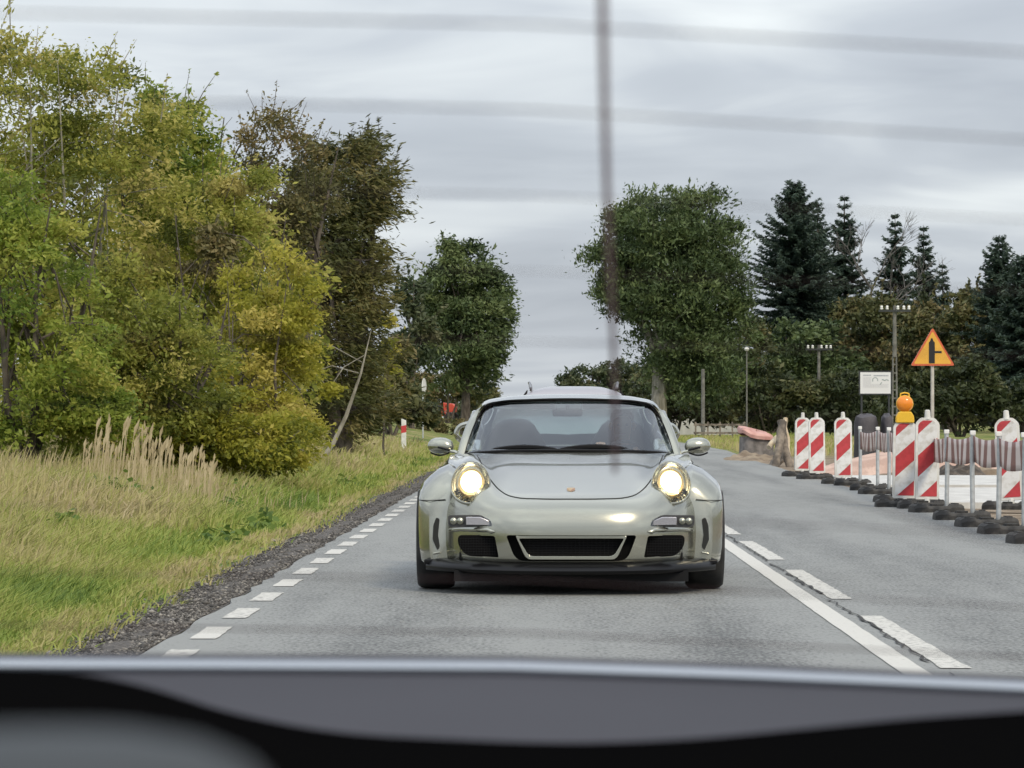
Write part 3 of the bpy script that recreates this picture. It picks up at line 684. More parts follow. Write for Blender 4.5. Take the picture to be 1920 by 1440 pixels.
# spruces: whorls of drooping boughs with upturned tips, each clothed in needle sprays
M_NEED = leaf_mat("spruce needles", [(0.016, 0.030, 0.022), (0.028, 0.050, 0.036), (0.046, 0.074, 0.054), (0.080, 0.110, 0.080)], 0.08, 0.6)
def spruce(label, px, py_top, Y, half_px, group="spruces behind the building site", gap=0.62, dens=1.0, name="spruce", taper=0.85, base_px=790, ragged=0.25):
    x0 = PX(px, Y); z0 = float(land_z(x0, Y)); s = F / Y; Ht = PZ(py_top, Y) - z0; Rm = 1.62 * half_px / s
    root = empty(name, (x0, Y, z0), label, "tree", group)
    mb = MB(); mb.tube([(0, 0, -0.2), (0.03, 0, Ht * 0.5), (0, 0, Ht * 0.92), (0, 0, Ht)], [Ht * 0.014, Ht * 0.009, Ht * 0.003, 0.012], 7)
    C = []; D = []; S = []; Tn = []
    h = Ht - 0.35
    while h > 0.8:
        f = (Ht - h) / Ht; r = Rm * min(1.0, (f / 0.72)) ** taper * random.uniform(1 - ragged, 1 + ragged * 0.6) + 0.14
        nb = int(6 + 6 * min(1, f * 2)); a0 = random.random() * 6.28
        for b in range(nb):
            a = a0 + 6.283 * b / nb + random.uniform(-0.25, 0.25); L = r * random.uniform(0.75, 1.15)
            ca, sa = math.cos(a), math.sin(a); up = 0.50 - 0.90 * min(1, f * 1.8) + random.uniform(-.18, .18); h0 = h; h = h0 + random.uniform(-.5, .5) * gap * min(1, f * 3)
            pth = []
            for q in np.linspace(0, 1, 5):
                pth.append(Vector((ca * L * q, sa * L * q, h + L * (up * q + 0.28 * q * q))))
            mb.tube(pth, [0.035 * (1 - .8 * q) * (0.4 + f) for q in np.linspace(0, 1, 5)], 4, cap=False)
            m = max(7, int(L / 0.062 * dens))
            for j in range(m):
                q = (j + random.random()) / m; c0 = Vector((ca * L * q, sa * L * q, h + L * (up * q + 0.28 * q * q)))
                side = random.choice((-1, 1)); ln = (0.20 + 0.36 * (1 - q) * min(1.0, L)) * random.uniform(0.7, 1.3)
                dd = Vector((ca * 0.75 - sa * side * 0.8, sa * 0.75 + ca * side * 0.8, random.uniform(-0.55, 0.15)))
                C.append(c0 + dd * ln * 0.4); D.append(dd); S.append(ln * 1.25); Tn.append(0.25 + 0.45 * q + random.gauss(0, 0.14))
            h = h0
        h -= gap * random.uniform(0.8, 1.2) * (0.75 + 0.5 * f)
    C, D, S, Tn = np.array(C), np.array(D), np.array(S), np.clip(np.array(Tn), 0, 1)
    C = np.repeat(C, 3, 0) + rng.normal(0, 0.05, (len(C) * 3, 3)); D = np.repeat(D, 3, 0); S = np.repeat(S, 3) * rng.uniform(0.7, 1.1, len(S) * 3); Tn = np.repeat(Tn, 3)
    v = leaf_quads(C, S, D * 1.6, ratio=0.30)
    mesh_obj("crown", np_mesh("crown", v, np.arange(len(v)).reshape(-1, 4), {"tint": Tn}), M_NEED, root)
    mb.build("trunk", M_BARK, root, fix=False)
    return root
spruce("tallest and broadest dark spruce next to the poplar", 1490, 340, 250, 82, gap=0.5, dens=1.5, taper=0.7)
spruce("shorter spruce growing against the tallest spruce's flank", 1533, 378, 258, 46, gap=0.6)
spruce("slender spruce with thin leader standing between two broader gaps of sky", 1583, 365, 262, 58, gap=0.75, taper=1.05)
spruce("slender blue-green spruce above the lattice pole", 1678, 398, 262, 60, gap=0.72, taper=1.05)
spruce("narrow small spruce above the warning triangle", 1731, 422, 266, 46, gap=0.7, taper=1.05)
spruce("tiny spruce top showing over the olive-brown trees", 1767, 492, 270, 36, gap=0.7, taper=1.05)
spruce("ragged dark spruce near the photo's edge, second tallest", 1873, 440, 225, 58, gap=0.55, dens=1.3, taper=0.8, ragged=0.4)
spruce("dark spruce cut by the photo's edge behind the bent beacon", 1915, 475, 215, 60, gap=0.5, dens=1.4)
# leafless tree between the spruces
x0 = PX(1622, 255); bt = empty("bare_tree", (x0, 255, float(land_z(x0, 255))), "leafless grey tree between the slender spruces", "tree")
mb = MB(); s = F / 255
def bare(p, d, L, r, k):
    q = p + d * L; mb.tube([p, p.lerp(q, .5) + Vector((random.uniform(-.1, .1), 0, 0)) * L * .3, q], [r, r * .8, r * .6], 5, cap=False)
    if k == 0: return
    for _ in range(3 if k > 1 else 4):
        bare(q, (d + Vector((random.uniform(-.8, .8), random.uniform(-.5, .5), random.uniform(-.2, .35)))).normalized(), L * random.uniform(.55, .8), r * .55, k - 1)
mb.tube([(0, 0, -.2), (0.1, 0, 3.0), (0.3, 0, 7.0)], [.24, .19, .15], 7, cap=False)
bare(Vector((0.3, 0, 7.0)), Vector((.05, 0, 1)), 3.0, .13, 4); bare(Vector((0.3, 0, 6.8)), Vector((.6, 0, .8)).normalized(), 2.6, .10, 4); bare(Vector((.2, 0, 5.5)), Vector((.5, 0, .7)).normalized(), 2.4, .08, 3)
mb.build("trunk", pm("grey bark", (0.09, 0.085, 0.082), 0.9, col2=(0.17, 0.16, 0.155), scale=5), bt, fix=False)
# ------------------------------------------------------------------ the silver sports car
def car_paint(name, col, rough=0.26, metal=0.75):
    m, t, b = new_mat(name)
    b.inputs["Base Color"].default_value = (*col, 1); b.inputs["Metallic"].default_value = metal
    b.inputs["Roughness"].default_value = rough; b.inputs["Coat Weight"].default_value = 1.0; b.inputs["Coat Roughness"].default_value = 0.03
    c = t.nodes.new("ShaderNodeTexCoord")
    n = t.nodes.new("ShaderNodeTexNoise"); n.inputs["Scale"].default_value = 2.2; n.inputs["Detail"].default_value = 2; t.links.new(c.outputs["Object"], n.inputs["Vector"])
    mr = t.nodes.new("ShaderNodeMapRange"); mr.inputs[3].default_value = rough - 0.02; mr.inputs[4].default_value = rough + 0.03
    t.links.new(n.outputs["Fac"], mr.inputs[0]); t.links.new(mr.outputs[0], b.inputs["Roughness"])
    return m
M_SILVER = car_paint("silver metallic paint", (0.385, 0.385, 0.325), 0.21, 0.85)
M_BLACKG = pm("gloss black plastic", (0.006, 0.006, 0.007), 0.30, spec=0.25)
M_BLACK = pm("black plastic", (0.007, 0.007, 0.008), 0.6, spec=0.2, bump=0.15, bscale=200, dist=0.002)
M_SEAM = pm("panel gap", (0.02, 0.022, 0.022), 0.9)
M_RUB = pm("tyre rubber", (0.016, 0.016, 0.017), 0.8, col2=(0.035, 0.034, 0.033), scale=9)
M_RIM = pm("grey alloy", (0.35, 0.35, 0.36), 0.3, metal=0.9)
M_GLASS = glass_mat("windscreen glass", (0.76, 0.87, 0.89), 1.5, 0.06, 0.03)
M_GLASS_D = glass_mat("tinted glass", (0.30, 0.34, 0.34))
M_CHROME = pm("headlamp reflector", (0.36, 0.36, 0.30), 0.25, metal=1.0)
M_AMBER = pm("painted lamp halo", (0.62, 0.46, 0.22), 0.35, metal=1.0)  # amber colour stands in for the warm halo round the lit lamp
M_INT = pm("dark interior", (0.020, 0.021, 0.023), 0.8)
M_SEAT = pm("grey seat leather", (0.045, 0.046, 0.05), 0.6)

POR = (PX(1069, 23.4), 22.43, 0.0)
car = empty("sports_car", POR, "low wide silver sports car with both headlights lit, driving towards us", "car")

def apply_bool(o, cutters, op='DIFFERENCE'):
    for c in cutters:
        m = o.modifiers.new("b", 'BOOLEAN'); m.operation = op; m.solver = 'EXACT'; m.object = c
    dg = bpy.context.evaluated_depsgraph_get(); dg.update()
    me = bpy.data.meshes.new_from_object(o.evaluated_get(dg))
    o.modifiers.clear(); old = o.data; o.data = me; bpy.data.meshes.remove(old)
    me.polygons.foreach_set("use_smooth", [True] * len(me.polygons)); me.set_sharp_from_angle(angle=R(38))
    for c in cutters: bpy.data.objects.remove(c)
    return o

# nose: one sheet from the lip over the bumper and bonnet to the windscreen
ROW = np.array([  # yc, zc, half width, sweep at edge, crest height
    (.115, .185, .755, .40, 0), (.030, .205, .775, .44, 0), (.006, .280, .785, .46, 0), (.000, .380, .79, .47, 0), (.012, .460, .79, .47, 0),
    (.050, .530, .79, .45, .004), (.115, .577, .79, .42, .022), (.220, .617, .79, .36, .058), (.400, .665, .79, .25, .108), (.600, .715, .79, .16, .118),
    (.850, .775, .79, .10, .088), (1.10, .825, .79, .10, .050), (1.30, .862, .79, .20, .018), (1.42, .878, .79, .30, -.012)])
NR, NCOL = 96, 97
q = np.linspace(0, len(ROW) - 1, NR); RW = crom(np.arange(len(ROW)), ROW, q)
def nose_pt(row, x):
    yc, zc, wd, swp, cr_ = row; t = min(1.0, abs(x) / wd)
    y = yc + swp * t ** 3.6
    z = zc + cr_ * math.exp(-((abs(x) - 0.63) / 0.135) ** 2) - 0.020 * t * t * min(1, max(0, (yc - .1) / .3))
    return (x, y, z)
front = []; back = []
for k, row in enumerate(RW):
    a = np.clip((row[0] - 0.10) / 0.5, 0, 1) if k > NR * 0.3 else 0.0
    fr = []; bk = []
    for j in range(NCOL):
        t = -1 + 2 * j / (NCOL - 1); x = row[2] * math.sin(t * math.pi / 2 * 0.98) / math.sin(math.pi / 2 * 0.98)
        p = nose_pt(row, x); fr.append(p); bk.append((p[0] * 0.985, p[1] + 0.16 * (1 - a), p[2] - 0.05 * a))
    front.append(fr); back.append(bk)
mb = MB(); n = NR * NCOL
idx = lambda i, j, s=0: s * n + i * NCOL + j
fs = []
for i in range(NR - 1):
    for j in range(NCOL - 1):
        fs.append((idx(i, j), idx(i, j + 1), idx(i + 1, j + 1), idx(i + 1, j)))
        fs.append((idx(i, j, 1), idx(i + 1, j, 1), idx(i + 1, j + 1, 1), idx(i, j + 1, 1)))
for j in range(NCOL - 1):
    fs.append((idx(0, j), idx(0, j, 1), idx(0, j + 1, 1), idx(0, j + 1))); fs.append((idx(NR-1, j), idx(NR-1, j + 1), idx(NR-1, j + 1, 1), idx(NR-1, j, 1)))
for i in range(NR - 1):
    fs.append((idx(i, 0), idx(i + 1, 0), idx(i + 1, 0, 1), idx(i, 0, 1))); fs.append((idx(i, NCOL-1), idx(i, NCOL-1, 1), idx(i + 1, NCOL-1, 1), idx(i + 1, NCOL-1)))
mb.add([p for r in front for p in r] + [p for r in back for p in r], fs)
nose = mb.build("front_body", M_SILVER, car, angle=60)

def rounded(poly, r, n=5):
    """round the corners of an x,z polygon"""
    out = []; m = len(poly)
    for i in range(m):
        a, b, c = (Vector(poly[(i - 1) % m]), Vector(poly[i]), Vector(poly[(i + 1) % m]))
        rr = r[i] if isinstance(r, (list, tuple)) else r
        u1, u2 = (a - b), (c - b); d = min(rr, u1.length * .45, u2.length * .45); p0, p1 = b + u1.normalized() * d, b + u2.normalized() * d
        for k in range(n + 1):
            t = k / n; out.append(tuple((1 - t) ** 2 * p0 + 2 * t * (1 - t) * b + t * t * p1))
    return out
mir = lambda poly, s: [(x * s, z) for x, z in (poly if s > 0 else poly[::-1])]
def shrink(poly, d):
    cxm = sum(p[0] for p in poly) / len(poly); czm = sum(p[1] for p in poly) / len(poly)
    w_ = max(p[0] for p in poly) - min(p[0] for p in poly); h_ = max(p[1] for p in poly) - min(p[1] for p in poly)
    return [(cxm + (x - cxm) * (1 - 2 * d / w_), czm + (z - czm) * (1 - 2 * d / h_)) for x, z in poly]
CENT = rounded([(-.405, .372), (.405, .372), (.345, .212), (-.345, .212)], [.02, .02, .06, .06])
SIDE = rounded([(.475, .366), (.705, .366), (.700, .300), (.650, .242), (.450, .232)], [.015, .03, .05, .05, .012])
LAMP = rounded([(.490, .425), (.500, .462), (.560, .492), (.765, .490), (.765, .430), (.735, .416)], [.012, .03, .03, .015, .02, .02])
cut = []
def cutter(poly, y0, y1):
    c = MB(); c.prism(poly, y0, y1); o = c.build("cutter", M_SILVER, smooth=False); o.location = car.location; cut.append(o)
cutter(CENT, -.3, .105)
for s in (1, -1):
    cutter(mir(SIDE, s), -.3, .150); cutter(mir(LAMP, s), -.3, .16)
dgp = bpy.context.view_layer.update()
apply_bool(nose, cut)

# grilles and lamps inside the openings
M_MESH = pm("black grille mesh", (0.004, 0.004, 0.0045), 0.8, spec=0.1)
mb = MB(); mb.prism(shrink(CENT, -.004), .0985, .110); mb.build("centre_grille", M_MESH, car, smooth=False)
INN = rounded([(-.325, .350), (.325, .350), (.262, .243), (-.262, .243)], [.012, .012, .03, .03])
def ring(poly, inner, y0, y1):
    m = MB(); n_ = len(poly); vs = []
    for yy_, pl in ((y0, poly), (y0, inner), (y1, inner), (y1, poly)): vs += [(x, yy_, z) for x, z in pl]
    fs_ = []
    for a_, b_ in ((0, 1), (1, 2), (2, 3), (3, 0)):
        fs_ += [(a_ * n_ + i, a_ * n_ + (i + 1) % n_, b_ * n_ + (i + 1) % n_, b_ * n_ + i) for i in range(n_)]
    m.add(vs, fs_); return m
o = ring(shrink(INN, -.022), INN, .022, .10).build("grille_surround", M_SILVER, car, angle=30, bevel=.004)
mb = MB()
for k in range(9):
    z = .252 + .0105 * k; hw = .262 + .063 * (z - .243) / .107 - .004; mb.box((0, .097, z), (hw * 2, .004, .0035))
for k in range(25):
    mb.box((-.31 + .0258 * k, .096, .297), (.003, .004, .104))
mb.build("grille_bars", M_BLACK, car, smooth=False)
M_LAMPGL = glass_mat("lamp cover glass", (0.86, 0.87, 0.86), 1.6, 0.05)
for s in (1, -1):
    mb = MB(); mb.prism(mir(shrink(SIDE, -.003), s), .142, .155); g = mb.build("side_intake_mesh", M_MESH, car, smooth=False)
    mb = MB()
    for k in range(7): mb.box((s * .578, .139, .250 + .0165 * k), (.235 - .02 * (k < 2), .003, .003))
    for k in range(14): mb.box((s * (.475 + .0165 * k), .138, .300), (.003, .003, .105))
    mb.build("side_intake_bars", M_BLACK, car, smooth=False)
    lamp = MB().prism(mir(shrink(LAMP, -.002), s), .15, .163).build("front_indicator", pm("indicator bowl", (0.05, 0.05, 0.052), 0.35), car, smooth=False)
    mb = MB(); mb.prism(mir(shrink([(.50, .430), (.508, .458), (.565, .482), (.655, .482), (.655, .432)], 0), s), .118, .15)
    mb.build("position_lamp", pm("chrome lamp bowl", (0.45, 0.44, 0.47), 0.25, metal=0.7), lamp, bevel=.004)
    mb = MB()
    for cx_ in (.690, .732): mb.lathe([(0, 0), (.012, .002), (.022, .010), (.024, .022)], (s * cx_, .125, .456), 'Y', 16)
    mb.build("reflector", M_CHROME, lamp)
    # cover follows the bumper skin
    px_ = [p[0] for p in LAMP]; P = []
    for zz_ in np.linspace(.417, .491, 6):
        xs_ = [x for x in np.linspace(.49, .765, 22)]; rr_ = []
        rw = RW[np.argmin(np.abs(RW[:40, 1] - zz_))]
        for x in xs_: rr_.append((s * x, nose_pt(rw, x)[1] + .012, zz_))
        P.append(rr_)
    MB().grid(P).build("lens", M_LAMPGL, lamp)
    # bright lip below the indicator
    mb = MB(); pts = []
    for x in np.linspace(.475, .775, 16):
        rw = RW[np.argmin(np.abs(RW[:40, 1] - .39))]; pts.append((s * x, nose_pt(rw, x)[1] - .004, .392 + .010 * (x > .5) - .015 * max(0, (x - .70) / .075)))
    mb.tube(pts, [.004] + [.015] * 14 + [.004], 10); mb.build("bumper_fin", M_SILVER, car)

# headlights
for s in (1, -1):
    hl = MB(); cxh, czh = .630, .672
    nrm = Vector((s * .05, -.76, .63)).normalized(); t1 = Vector((1, 0, 0)); t1 = (t1 - nrm * t1.dot(nrm)).normalized(); t2 = nrm.cross(t1)
    if t2.z < 0: t2 = -t2
    C0 = Vector((s * cxh, .380, czh))
    def pt(a, rad, h): return C0 + t1 * math.cos(a) * .121 * rad + t2 * math.sin(a) * .165 * rad * (1.0 + .10 * math.sin(a)) + nrm * h
    ncir = 40
    hb = MB().grid([[pt(2*math.pi*k/ncir, r_, h_) for k in range(ncir)] for r_, h_ in ((1.06, .000), (1.045, .016), (1.0, .020), (.965, .014), (.955, -.01))], close_u=True)
    head = hb.build("headlight", M_SILVER, car)
    bowl = MB().grid([[pt(2*math.pi*k/ncir, r_, h_) for k in range(ncir)] for r_, h_ in ((.985, .004), (.94, -.004), (.80, -.010), (.62, -.008), (.45, -.004), (.02, .0))], close_u=True)
    bw = bowl.build("reflector", M_CHROME, head)
    mb = MB()
    for a in np.linspace(R(200), R(340), 13): mb.tube([pt(a, .90, .004), pt(a, .60, .002)], [.006, .003], 5)
    for a in np.linspace(R(195), R(345), 9): mb.box(pt(a, .72 + .12 * random.random(), .004), (.016, .008, .012), rz=random.random() * 3, rx=random.random())
    mb.build("reflector_ribs", M_BLACKG, head)
    ring_ = MB().grid([[C0 + Vector((s * -.004, 0, .012)) + t1 * math.cos(2*math.pi*k/24) * r_ + t2 * math.sin(2*math.pi*k/24) * r_ * 1.32 + nrm * h_ for k in range(24)] for r_, h_ in ((.086, .000), (.082, .020), (.066, .024), (.060, .006))], close_u=True)
    ring_.build("halo_ring", M_AMBER, head)
    bulb = MB().grid([[C0 + Vector((s * -.004, 0, .012)) + t1 * math.cos(2*math.pi*k/24) * r_ + t2 * math.sin(2*math.pi*k/24) * r_ * 1.3 + nrm * h_ for k in range(24)] for r_, h_ in ((.062, .008), (.056, .022), (.038, .032), (.018, .036), (.001, .037))], close_u=True)
    bulb.build("lamp", emit_mat("lit lamp", (1.0, 0.94, 0.78), 9.0), head)
    lens = MB().grid([[pt(2*math.pi*k/ncir, r_, h_) for k in range(ncir)] for r_, h_ in ((.985, .016), (.93, .032), (.75, .048), (.5, .056), (.25, .060), (.01, .061))], close_u=True)
    lens.build("lens", glass_mat("headlamp glass", (0.96, 0.95, 0.90), 1.1, 0.0), head)

# flared front and rear wings
def flare(name, y_ax, ys_, dz, outer, zlow, s, arch, front_in=.66):
    base = [(.62, .70), (.70, .775), (.776, .808), (.840, .780), (.890, .742), (.930, .708), (.954, .672), (.964, .625), (.966, .54), (.966, .40), (.962, .28), (.950, zlow + .02), (.93, zlow)]
    P = []
    nn_ = 20; yq = np.linspace(ys_[0], ys_[-1], nn_ * 2); dq = crom(ys_, dz, yq); oq = crom(ys_, outer, yq)
    for y, d_, o_ in zip(yq, dq, oq):
        k = (o_ - .62) / (.966 - .62); sec = []
        for x, z in base:
            sec.append((s * (.62 + (x - .62) * k), y, z + d_ * np.clip((z - .35) / .35, 0, 1)))
        sec += [(s * .62, y, zlow)]
        P.append(sec)
    m = MB(); m.grid(P, close_u=True); n_ = len(P[0])
    m.f.append(tuple(range(n_))); m.m.append(0); L_ = len(P) - 1; m.f.append(tuple(L_ * n_ + i for i in range(n_))); m.m.append(0)
    o = m.build(name, M_SILVER, car, angle=50)
    c = MB(); c.lathe([(.0, .55), (arch, .55), (arch, 1.3), (.0, 1.3)], (0, y_ax, .325), 'X', 48)
    if s < 0: c.v = [(-x, y, z) for x, y, z in c.v]
    co = c.build("cutter", M_SILVER, smooth=False); co.location = car.location
    bpy.context.view_layer.update(); apply_bool(o, [co]); return o
for s in (1, -1):
    f = flare("front_wing", .97, [.47, .50, .56, .70, .97, 1.30, 1.60, 1.80], [-.16, -.12, -.07, -.02, 0, -.005, -.02, -.05], [.895, .925, .955, .966, .966, .966, .94, .89], .175, s, .362)
    # vent slot in the wing's forward face and the seam above it
    vp = rounded([(.828, .462), (.850, .470), (.868, .42), (.872, .33), (.842, .262), (.826, .285), (.838, .36)], .01)
    mb = MB(); mb.prism(mir(vp, s), .458, .50); mb.build("wing_vent", M_SEAM, car, smooth=False)
    mb = MB(); mb.box((s * .845, .452, .247), (.05, .03, .012), ry=s * .2); mb.build("canard", M_SILVER, car, bevel=.004)
    mb = MB(); mb.tube([(s * .79, .462, .583), (s * .84, .464, .579), (s * .905, .478, .577), (s * .948, .53, .577), (s * .969, .64, .577)], .003, 5); mb.build("wing_seam", M_SEAM, car)
    mb = MB(); mb.box((s * .86, .475, .192), (.13, .05, .03), rz=s * .1); mb.build("wing_skirt", M_BLACKG, car, bevel=.008)
    flare("rear_wing_panel", 3.33, [2.35, 2.6, 2.9, 3.33, 3.8, 4.15, 4.35], [-.10, -.05, -.01, .01, -.01, -.06, -.14], [.87, .93, .958, .964, .955, .92, .84], .20, s, .372)

# black front lip
P = []
for k, (dy, z) in enumerate([(.10, .126), (-.015, .128), (-.040, .138), (-.046, .152), (-.030, .172), (.02, .196), (.09, .203)]):
    P.append([(x, dy + .52 * (abs(x) / .915) ** 3.4, z + .012 * (abs(x) / .915) ** 2) for x in .915 * np.sin(np.linspace(-1, 1, 61) * math.pi / 2)])
MB().grid(P).build("front_lip", M_BLACKG, car, angle=50)
mb = MB(); mb.box((0, 2.3, .18), (1.40, 4.0, .15)); mb.box((0, .62, .115), (1.46, .9, .07)); mb.build("underbody", M_BLACK, car, smooth=False)  # lower black box is added under the nose to stand for shadow

# bonnet gap, crest
def on_nose(x, z_or_row):
    return nose_pt(z_or_row, x)
def row_at(qv): return crom(np.arange(len(ROW)), ROW, np.array([qv]))[0]
pts = []
for x, qv in [(-.60, 10.4), (-.575, 9.4), (-.545, 8.6), (-.50, 8.0), (-.44, 7.35), (-.385, 6.85), (-.32, 6.55), (-.2, 6.42), (0, 6.38)]:
    p = nose_pt(row_at(qv), x); pts.append((p[0], p[1] - .001, p[2] + .0012))
pts = pts + [(-p[0], p[1], p[2]) for p in pts[-2::-1]]
pts = curve(pts, 60)
MB().tube([tuple(p) for p in pts], .0032, 5).build("bonnet_gap", M_SEAM, car)
p = nose_pt(row_at(7.6), 0.0)
crest = MB(); sh = [(-.024, .028), (0, .033), (.024, .028), (.026, -.004), (0, -.036), (-.026, -.004)]
crest.v = [(p[0] + x, p[1] - .004 + z * .83 + dy, p[2] + .006 + z * .30 + dy) for dy in (0, -.004) for x, z in sh]
crest.f = [tuple(range(6)), tuple(range(11, 5, -1))] + [(i, (i + 1) % 6, (i + 1) % 6 + 6, i + 6) for i in range(6)]; crest.m = [0] * 8
cb = crest.build("bonnet_crest", pm("crest gold", (0.55, 0.42, 0.24), 0.35, metal=0.6, col2=(0.30, 0.13, 0.09), scale=45), car, smooth=False)
# ---------- body behind the windscreen base, with an open cabin tub
secs = []
cab = lambda y: [(0, y, .16), (.60, y, .16), (.80, y, .17), (.87, y, .26), (.885, y, .45), (.875, y, .64), (.84, y, .78), (.79, y, .845), (.735, y, .862), (.705, y, .84), (.69, y, .60), (.67, y, .34), (.35, y, .30), (0, y, .30)]
def shut(y, top, wk=1.0, bot=.16):
    return [(0, y, bot), (.60 * wk, y, bot), (.80 * wk, y, bot + .01), (.87 * wk, y, .26 + (bot - .16) * .5), (.885 * wk, y, .45), (.875 * wk, y, min(.64, top - .12)), (.84 * wk, y, top - .085), (.79 * wk, y, top - .035), (.735 * wk, y, top - .015), (.66 * wk, y, top - .006), (.50 * wk, y, top), (.35 * wk, y, top + .004), (.18 * wk, y, top + .007), (0, y, top + .008)]
secs = [shut(1.38, .852), shut(1.60, .862)] + [cab(1.64), cab(2.2), cab(2.8), cab(3.25)] + [shut(3.30, .875), shut(3.7, .84, 1.0, .2), shut(4.05, .77, .98, .22), shut(4.30, .68, .93, .25), shut(4.42, .58, .86, .30)]
full = [[(-x, y, z) for x, y, z in reversed(sct[1:])] + sct for sct in secs]
m = MB(); m.grid(full); nl = len(full[0]); m.f.append(tuple((len(full) - 1) * nl + i for i in range(nl))); m.m.append(0)
m.build("cabin_body", M_SILVER, car, angle=45)
# ---------- glasshouse
def patch(bot, top, n=24, bulge=None):
    """ruled surface between two curves, pushed out by bulge(u,v)"""
    P = []
    for k in range(n + 1):
        t = k / n; row = bot * (1 - t) + top * t
        if bulge is not None: row = row + np.array([bulge(j / (len(row) - 1), t) for j in range(len(row))])
        P.append([tuple(p) for p in row])
    return P
def sym(half): return [(-x, y, z) for x, y, z in half] + [(x, y, z) for x, y, z in half[-2::-1]]
bot = curve(sym([(.705, 1.80, .842), (.62, 1.62, .860), (.45, 1.50, .872), (.22, 1.42, .878), (0, 1.40, .880)]), 41)
top = curve(sym([(.592, 2.10, 1.118), (.555, 2.03, 1.168), (.46, 1.975, 1.196), (.25, 1.935, 1.209), (0, 1.925, 1.213)]), 41)
wsb = lambda u, v: np.array([0, -.012, .020]) * (math.sin(math.pi * v) * math.sin(math.pi * u))
MB().grid(patch(bot, top, 16, wsb)).build("windscreen", M_GLASS, car)
MB().tube([tuple(p + np.array([0, -.012, .004])) for p in bot], .016, 6, flat=(.7, 1)).build("windscreen_seal", M_BLACK, car)
top2 = curve(sym([(.600, 2.10, 1.124), (.562, 2.03, 1.176), (.465, 1.97, 1.206), (.25, 1.93, 1.219), (0, 1.918, 1.223)]), 41)
MB().tube([tuple(p) for p in top2], .005, 6).build("header_band", M_BLACK, car)
# roof skin from windscreen top to the back window
r0 = curve(sym([(.622, 2.10, 1.128), (.575, 2.03, 1.186), (.47, 1.965, 1.212), (.25, 1.925, 1.226), (0, 1.912, 1.231)]), 41)
r1 = curve(sym([(.640, 2.35, 1.135), (.585, 2.35, 1.205), (.47, 2.35, 1.238), (.25, 2.35, 1.256), (0, 2.35, 1.261)]), 41)
r2 = curve(sym([(.625, 2.75, 1.105), (.565, 2.75, 1.175), (.46, 2.75, 1.208), (.25, 2.75, 1.226), (0, 2.75, 1.231)]), 41)
rm = curve(sym([(.632, 2.2, 1.134), (.582, 2.17, 1.200), (.47, 2.15, 1.232), (.25, 2.12, 1.250), (0, 2.11, 1.255)]), 41)
Pq = np.array([r0, rm, r1, r2]); dd = np.array([0, .2, .45, .85]); roof = [[tuple(pp) for pp in crom(dd, Pq.reshape(4, -1), np.array([t]))[0].reshape(-1, 3)] for t in np.linspace(0, .85, 18)]
MB().grid(roof).build("roof", M_SILVER, car, angle=70)
# pillars, side glass, back window
rb = curve(sym([(.60, 3.60, .885), (.46, 3.66, .885), (.25, 3.70, .885), (0, 3.71, .885)]), 41)
MB().grid(patch(r2 * np.array([.93, 1, 1]) + np.array([0, .01, -.004]), rb, 10, lambda u, v: np.array([0, .0, .035]) * math.sin(math.pi * v))).build("rear_window", M_GLASS, car)
for s in (1, -1):
    ap = curve([(s * .728, 1.80, .842), (s * .690, 1.90, .975), (s * .652, 2.01, 1.075), (s * .612, 2.10, 1.140), (s * .572, 2.06, 1.180)], 24)
    MB().tube([tuple(p) for p in ap], [.022] * 20 + [.018, .014, .01, .006], 10, flat=(.8, 1.3)).build("windscreen_pillar", M_SILVER, car)
    ai = curve([(s * .704, 1.795, .845), (s * .667, 1.89, .975), (s * .628, 2.00, 1.072), (s * .588, 2.085, 1.132), (s * .545, 2.03, 1.176)], 24)
    MB().tube([tuple(p) for p in ai], .006, 6).build("windscreen_edge_seal", M_BLACK, car)
    rail = np.array([(s * .735, 1.82, .845), (s * .690, 1.93, .985), (s * .640, 2.10, 1.120), (s * .648, 2.35, 1.128), (s * .632, 2.75, 1.100), (s * .62, 3.1, 1.03), (s * .60, 3.4, .945), (s * .61, 3.62, .875)])
    rl = curve(rail, 40); blt = rl.copy(); blt[:, 0] = s * .742; blt[:, 2] = .860
    MB().grid(patch(blt, rl, 4)).build("side_window", M_GLASS_D, car)
    MB().tube([tuple(p) for p in rl], .016, 8, flat=(1, 1.4)).build("roof_rail", M_SILVER, car)
    cpl = curve([(s * .635, 2.72, 1.112), (s * .63, 3.1, 1.045), (s * .64, 3.4, .955), (s * .68, 3.66, .862)], 14)
    P = [[tuple(p + np.array([0, 0, 0])), tuple(np.array([s * .56 if i < 10 else s * .57, p[1] + .03, p[2] + .018]))] for i, p in enumerate(cpl)]
    MB().grid(P).build("rear_pillar", M_SILVER, car)
# wipers lying along the base of the glass
for (x0, x1) in ((-.62, -.05), (-.10, .47)):
    pts = [(x0 + (x1 - x0) * t, 1.44 + .30 * (abs(x0 + (x1 - x0) * t) / .7) ** 2.2 - .015, .872 - .030 * (abs(x0 + (x1 - x0) * t) / .7) ** 2 + .030 * math.sin(math.pi * t) ** 0.7 + .010) for t in np.linspace(0, 1, 14)]
    MB().tube(pts, [.006 + .010 * math.sin(math.pi * t) for t in np.linspace(0, 1, 14)], 6).build("wiper", M_BLACK, car)
